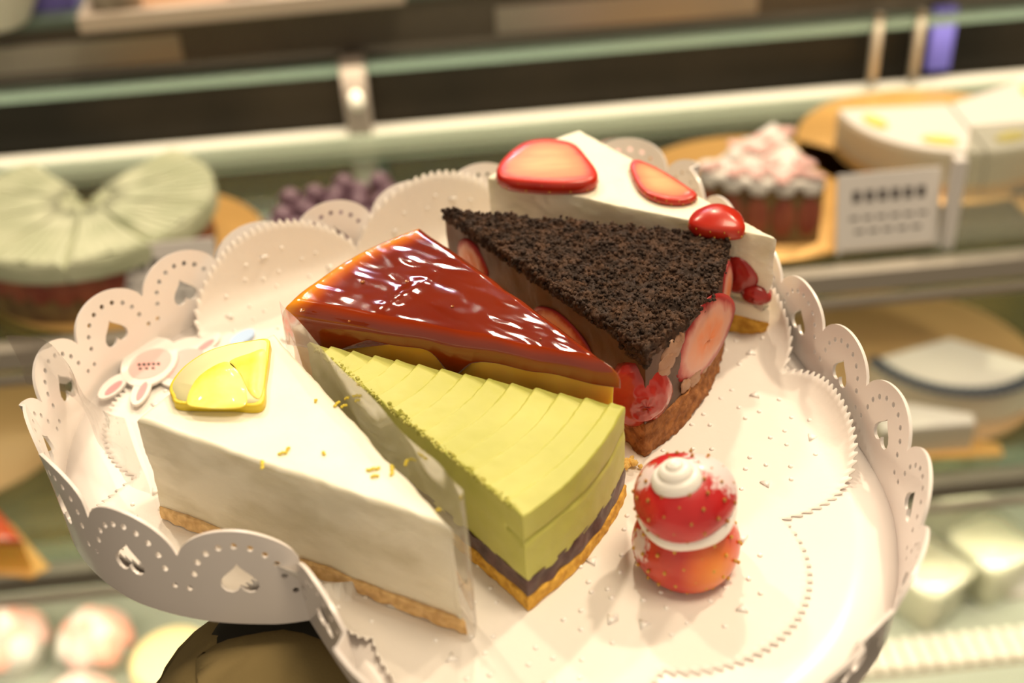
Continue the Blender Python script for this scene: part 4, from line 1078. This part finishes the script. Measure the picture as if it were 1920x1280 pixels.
def rose(q, label, hot=False, s=1.0):
    th = thing('rose_cupcake', q, label, 'cupcake', 'rose cupcakes on the deck')
    mb = MB(); mb.lathe((0, 0, 0), [(2.2, 0), (2.3, .1), (3.0, 2.8), (3.0, 3.0)], 24, fn=lambda p, a, i: (p[0]*(1+.04*math.cos(12*a)), p[1]*(1+.04*math.cos(12*a)), p[2])); mb.build('paper_case', M['white'], th, local=True)
    for j, (nn, rr, zz, w) in enumerate(((7, 2.5, 3.3, 1.4), (6, 1.7, 4.1, 1.3), (5, 1.0, 4.9, 1.1), (3, .4, 5.4, .8))):
        for k in range(nn):
            a = 2*PI*k/nn+j*.5; nd = Vector((math.cos(a), math.sin(a), .6)).normalized(); T_ = nd.to_track_quat('Z', 'X').to_matrix()
            mb = MB(); mb.blob((rr*math.cos(a), rr*math.sin(a), zz), (w, w*.9, .4), n=10, T=T_); mb.build('petal', M['petal_hot'] if (hot and k % 3 == 0) else (M['petal'] if (j+k) % 2 else M['white']), th, local=True)
    return th
r1 = at(178, 1200, Z3+2.5); r1[2] = 100+Z3; ra_ = rose(r1, 'pink rose cupcake with a coral petal near the front of the tray', True)
r2 = at(22, 1200, Z3+2.5); r2[2] = 100+Z3; dup(ra_, r2, 'pale pink rose cupcake at the left edge of the picture', 1.9)
r3 = at(150, 1330, Z3+2.5); r3[2] = 100+Z3; rw = rose(r3, 'cream white rose cupcake at the bottom edge of the picture')
r4 = at(330, 1262, Z3+2); r4[2] = 100+Z3
b_ = MB(); b_.lathe((r4[0], r4[1], 100+Z3), smooth_prof([(3.0, 0), (3.2, .4), (3.3, 3.6), (2.8, 4.3), (1, 4.5)], 3), 30); tag(b_.build('yellow_cake', mat('yellow_sponge', (.86, .68, .36), .6), None, loc=(r4[0], r4[1], 100+Z3)), 'small pale yellow round cake behind the olive sleeve', 'cake')

# ------------------------------------------------------------------ things on the top ledge, upper left
ZT = -5.4
c0 = at(150, 64, ZT); c1_ = at(760, 8, ZT); dv = (c1_-c0); wlen = np.linalg.norm(dv); dn = dv/wlen; dp = np.array([-dn[1], dn[0], 0])
tr = thing('wooden_tray', c0+dn*wlen/2+dp*8, 'wooden serving tray on the case top at upper left', 'tray')
MB().box(c0+dn*wlen/2+dp*8+np.array([0, 0, .3]), dn*wlen, dp*15, (0, 0, .6)).build('tray_floor', M['wood'], tr, False)
for off_, L2, w2, ax2 in ((0.4, wlen, .8, 0), (15.6, wlen, .8, 0)):
    bevel(MB().box(c0+dn*wlen/2+dp*off_+np.array([0, 0, .6]), dn*L2, dp*w2, (0, 0, 1.2)).build('tray_edge', M['wood_pale'], tr, False), .1)
for s_ in (.4, wlen-.4): bevel(MB().box(c0+dn*s_+dp*8+np.array([0, 0, .6]), dn*.8, dp*14.4, (0, 0, 1.2)).build('tray_edge', M['wood_pale'], tr, False), .1)
q = c0+dn*2.4+dp*2.6; q[2] = 100+ZT+.6
jr = thing('glass_jar', q, 'small grey jar standing on the wooden tray at upper left', 'jar')
MB().lathe(q, [(1.6, 0), (1.8, .2), (1.8, 3.6), (1.5, 4.0), (1.5, 4.4)], 28).build('jar_body', mat('grey_jar', (.42, .38, .30), .3, (.2, .17, .12), 40), jr); MB().lathe(q+np.array([0, 0, 4.4]), [(1.65, 0), (1.7, .1), (1.7, .7), (1.6, .8)], 28).build('lid', M['steel'], jr)
q = c0+dn*12+dp*2.5; q[2] = 100+ZT+.6
cl = MB()
for k in range(7): cl.blob(q+np.array([random.uniform(-1.4, 1.4), random.uniform(-.8, .8), .5+random.random()*.4]), (random.uniform(.5, .9), .4, .5), n=8, T=Matrix.Rotation(random.random()*3, 3, 'Z'), jit=.4)
tag(cl.build('folded_napkin', M['white'], None, loc=q), 'crumpled white napkin on the wooden tray', 'napkin')
q = c0+dn*5.6+dp*8.5; q[2] = 100+ZT+.6
tag(MB().box(q+np.array([0, 0, .6])+dn*3, dn*9, dp*5, (0, 0, 1.2)).build('yellow_box', mat('yellow_carton', (.70, .55, .20), .6), None, False), 'low yellow carton lying on the wooden tray', 'box')
q = at(-10, 42, ZT); mb = MB(); mb.lathe((q[0], q[1], 100+ZT), [(2.5, 0), (2.6, .2), (4.2, 2.8), (4.4, 3.2), (4.1, 3.1), (2.4, .5)], 40)
tag(mb.build('white_bowl', M['white'], None, loc=(q[0], q[1], 100+ZT)), 'white bowl at the upper left corner on the case top', 'bowl')
q = at(108, 8, ZT); tag(MB().box(q+np.array([0, 0, 1.6]), dn*3.2, dp*3, (0, 0, 3.2)).build('violet_box', mat('violet_carton', (.16, .13, .45), .5), None, False), 'violet carton between the bowl and the wooden tray', 'box')
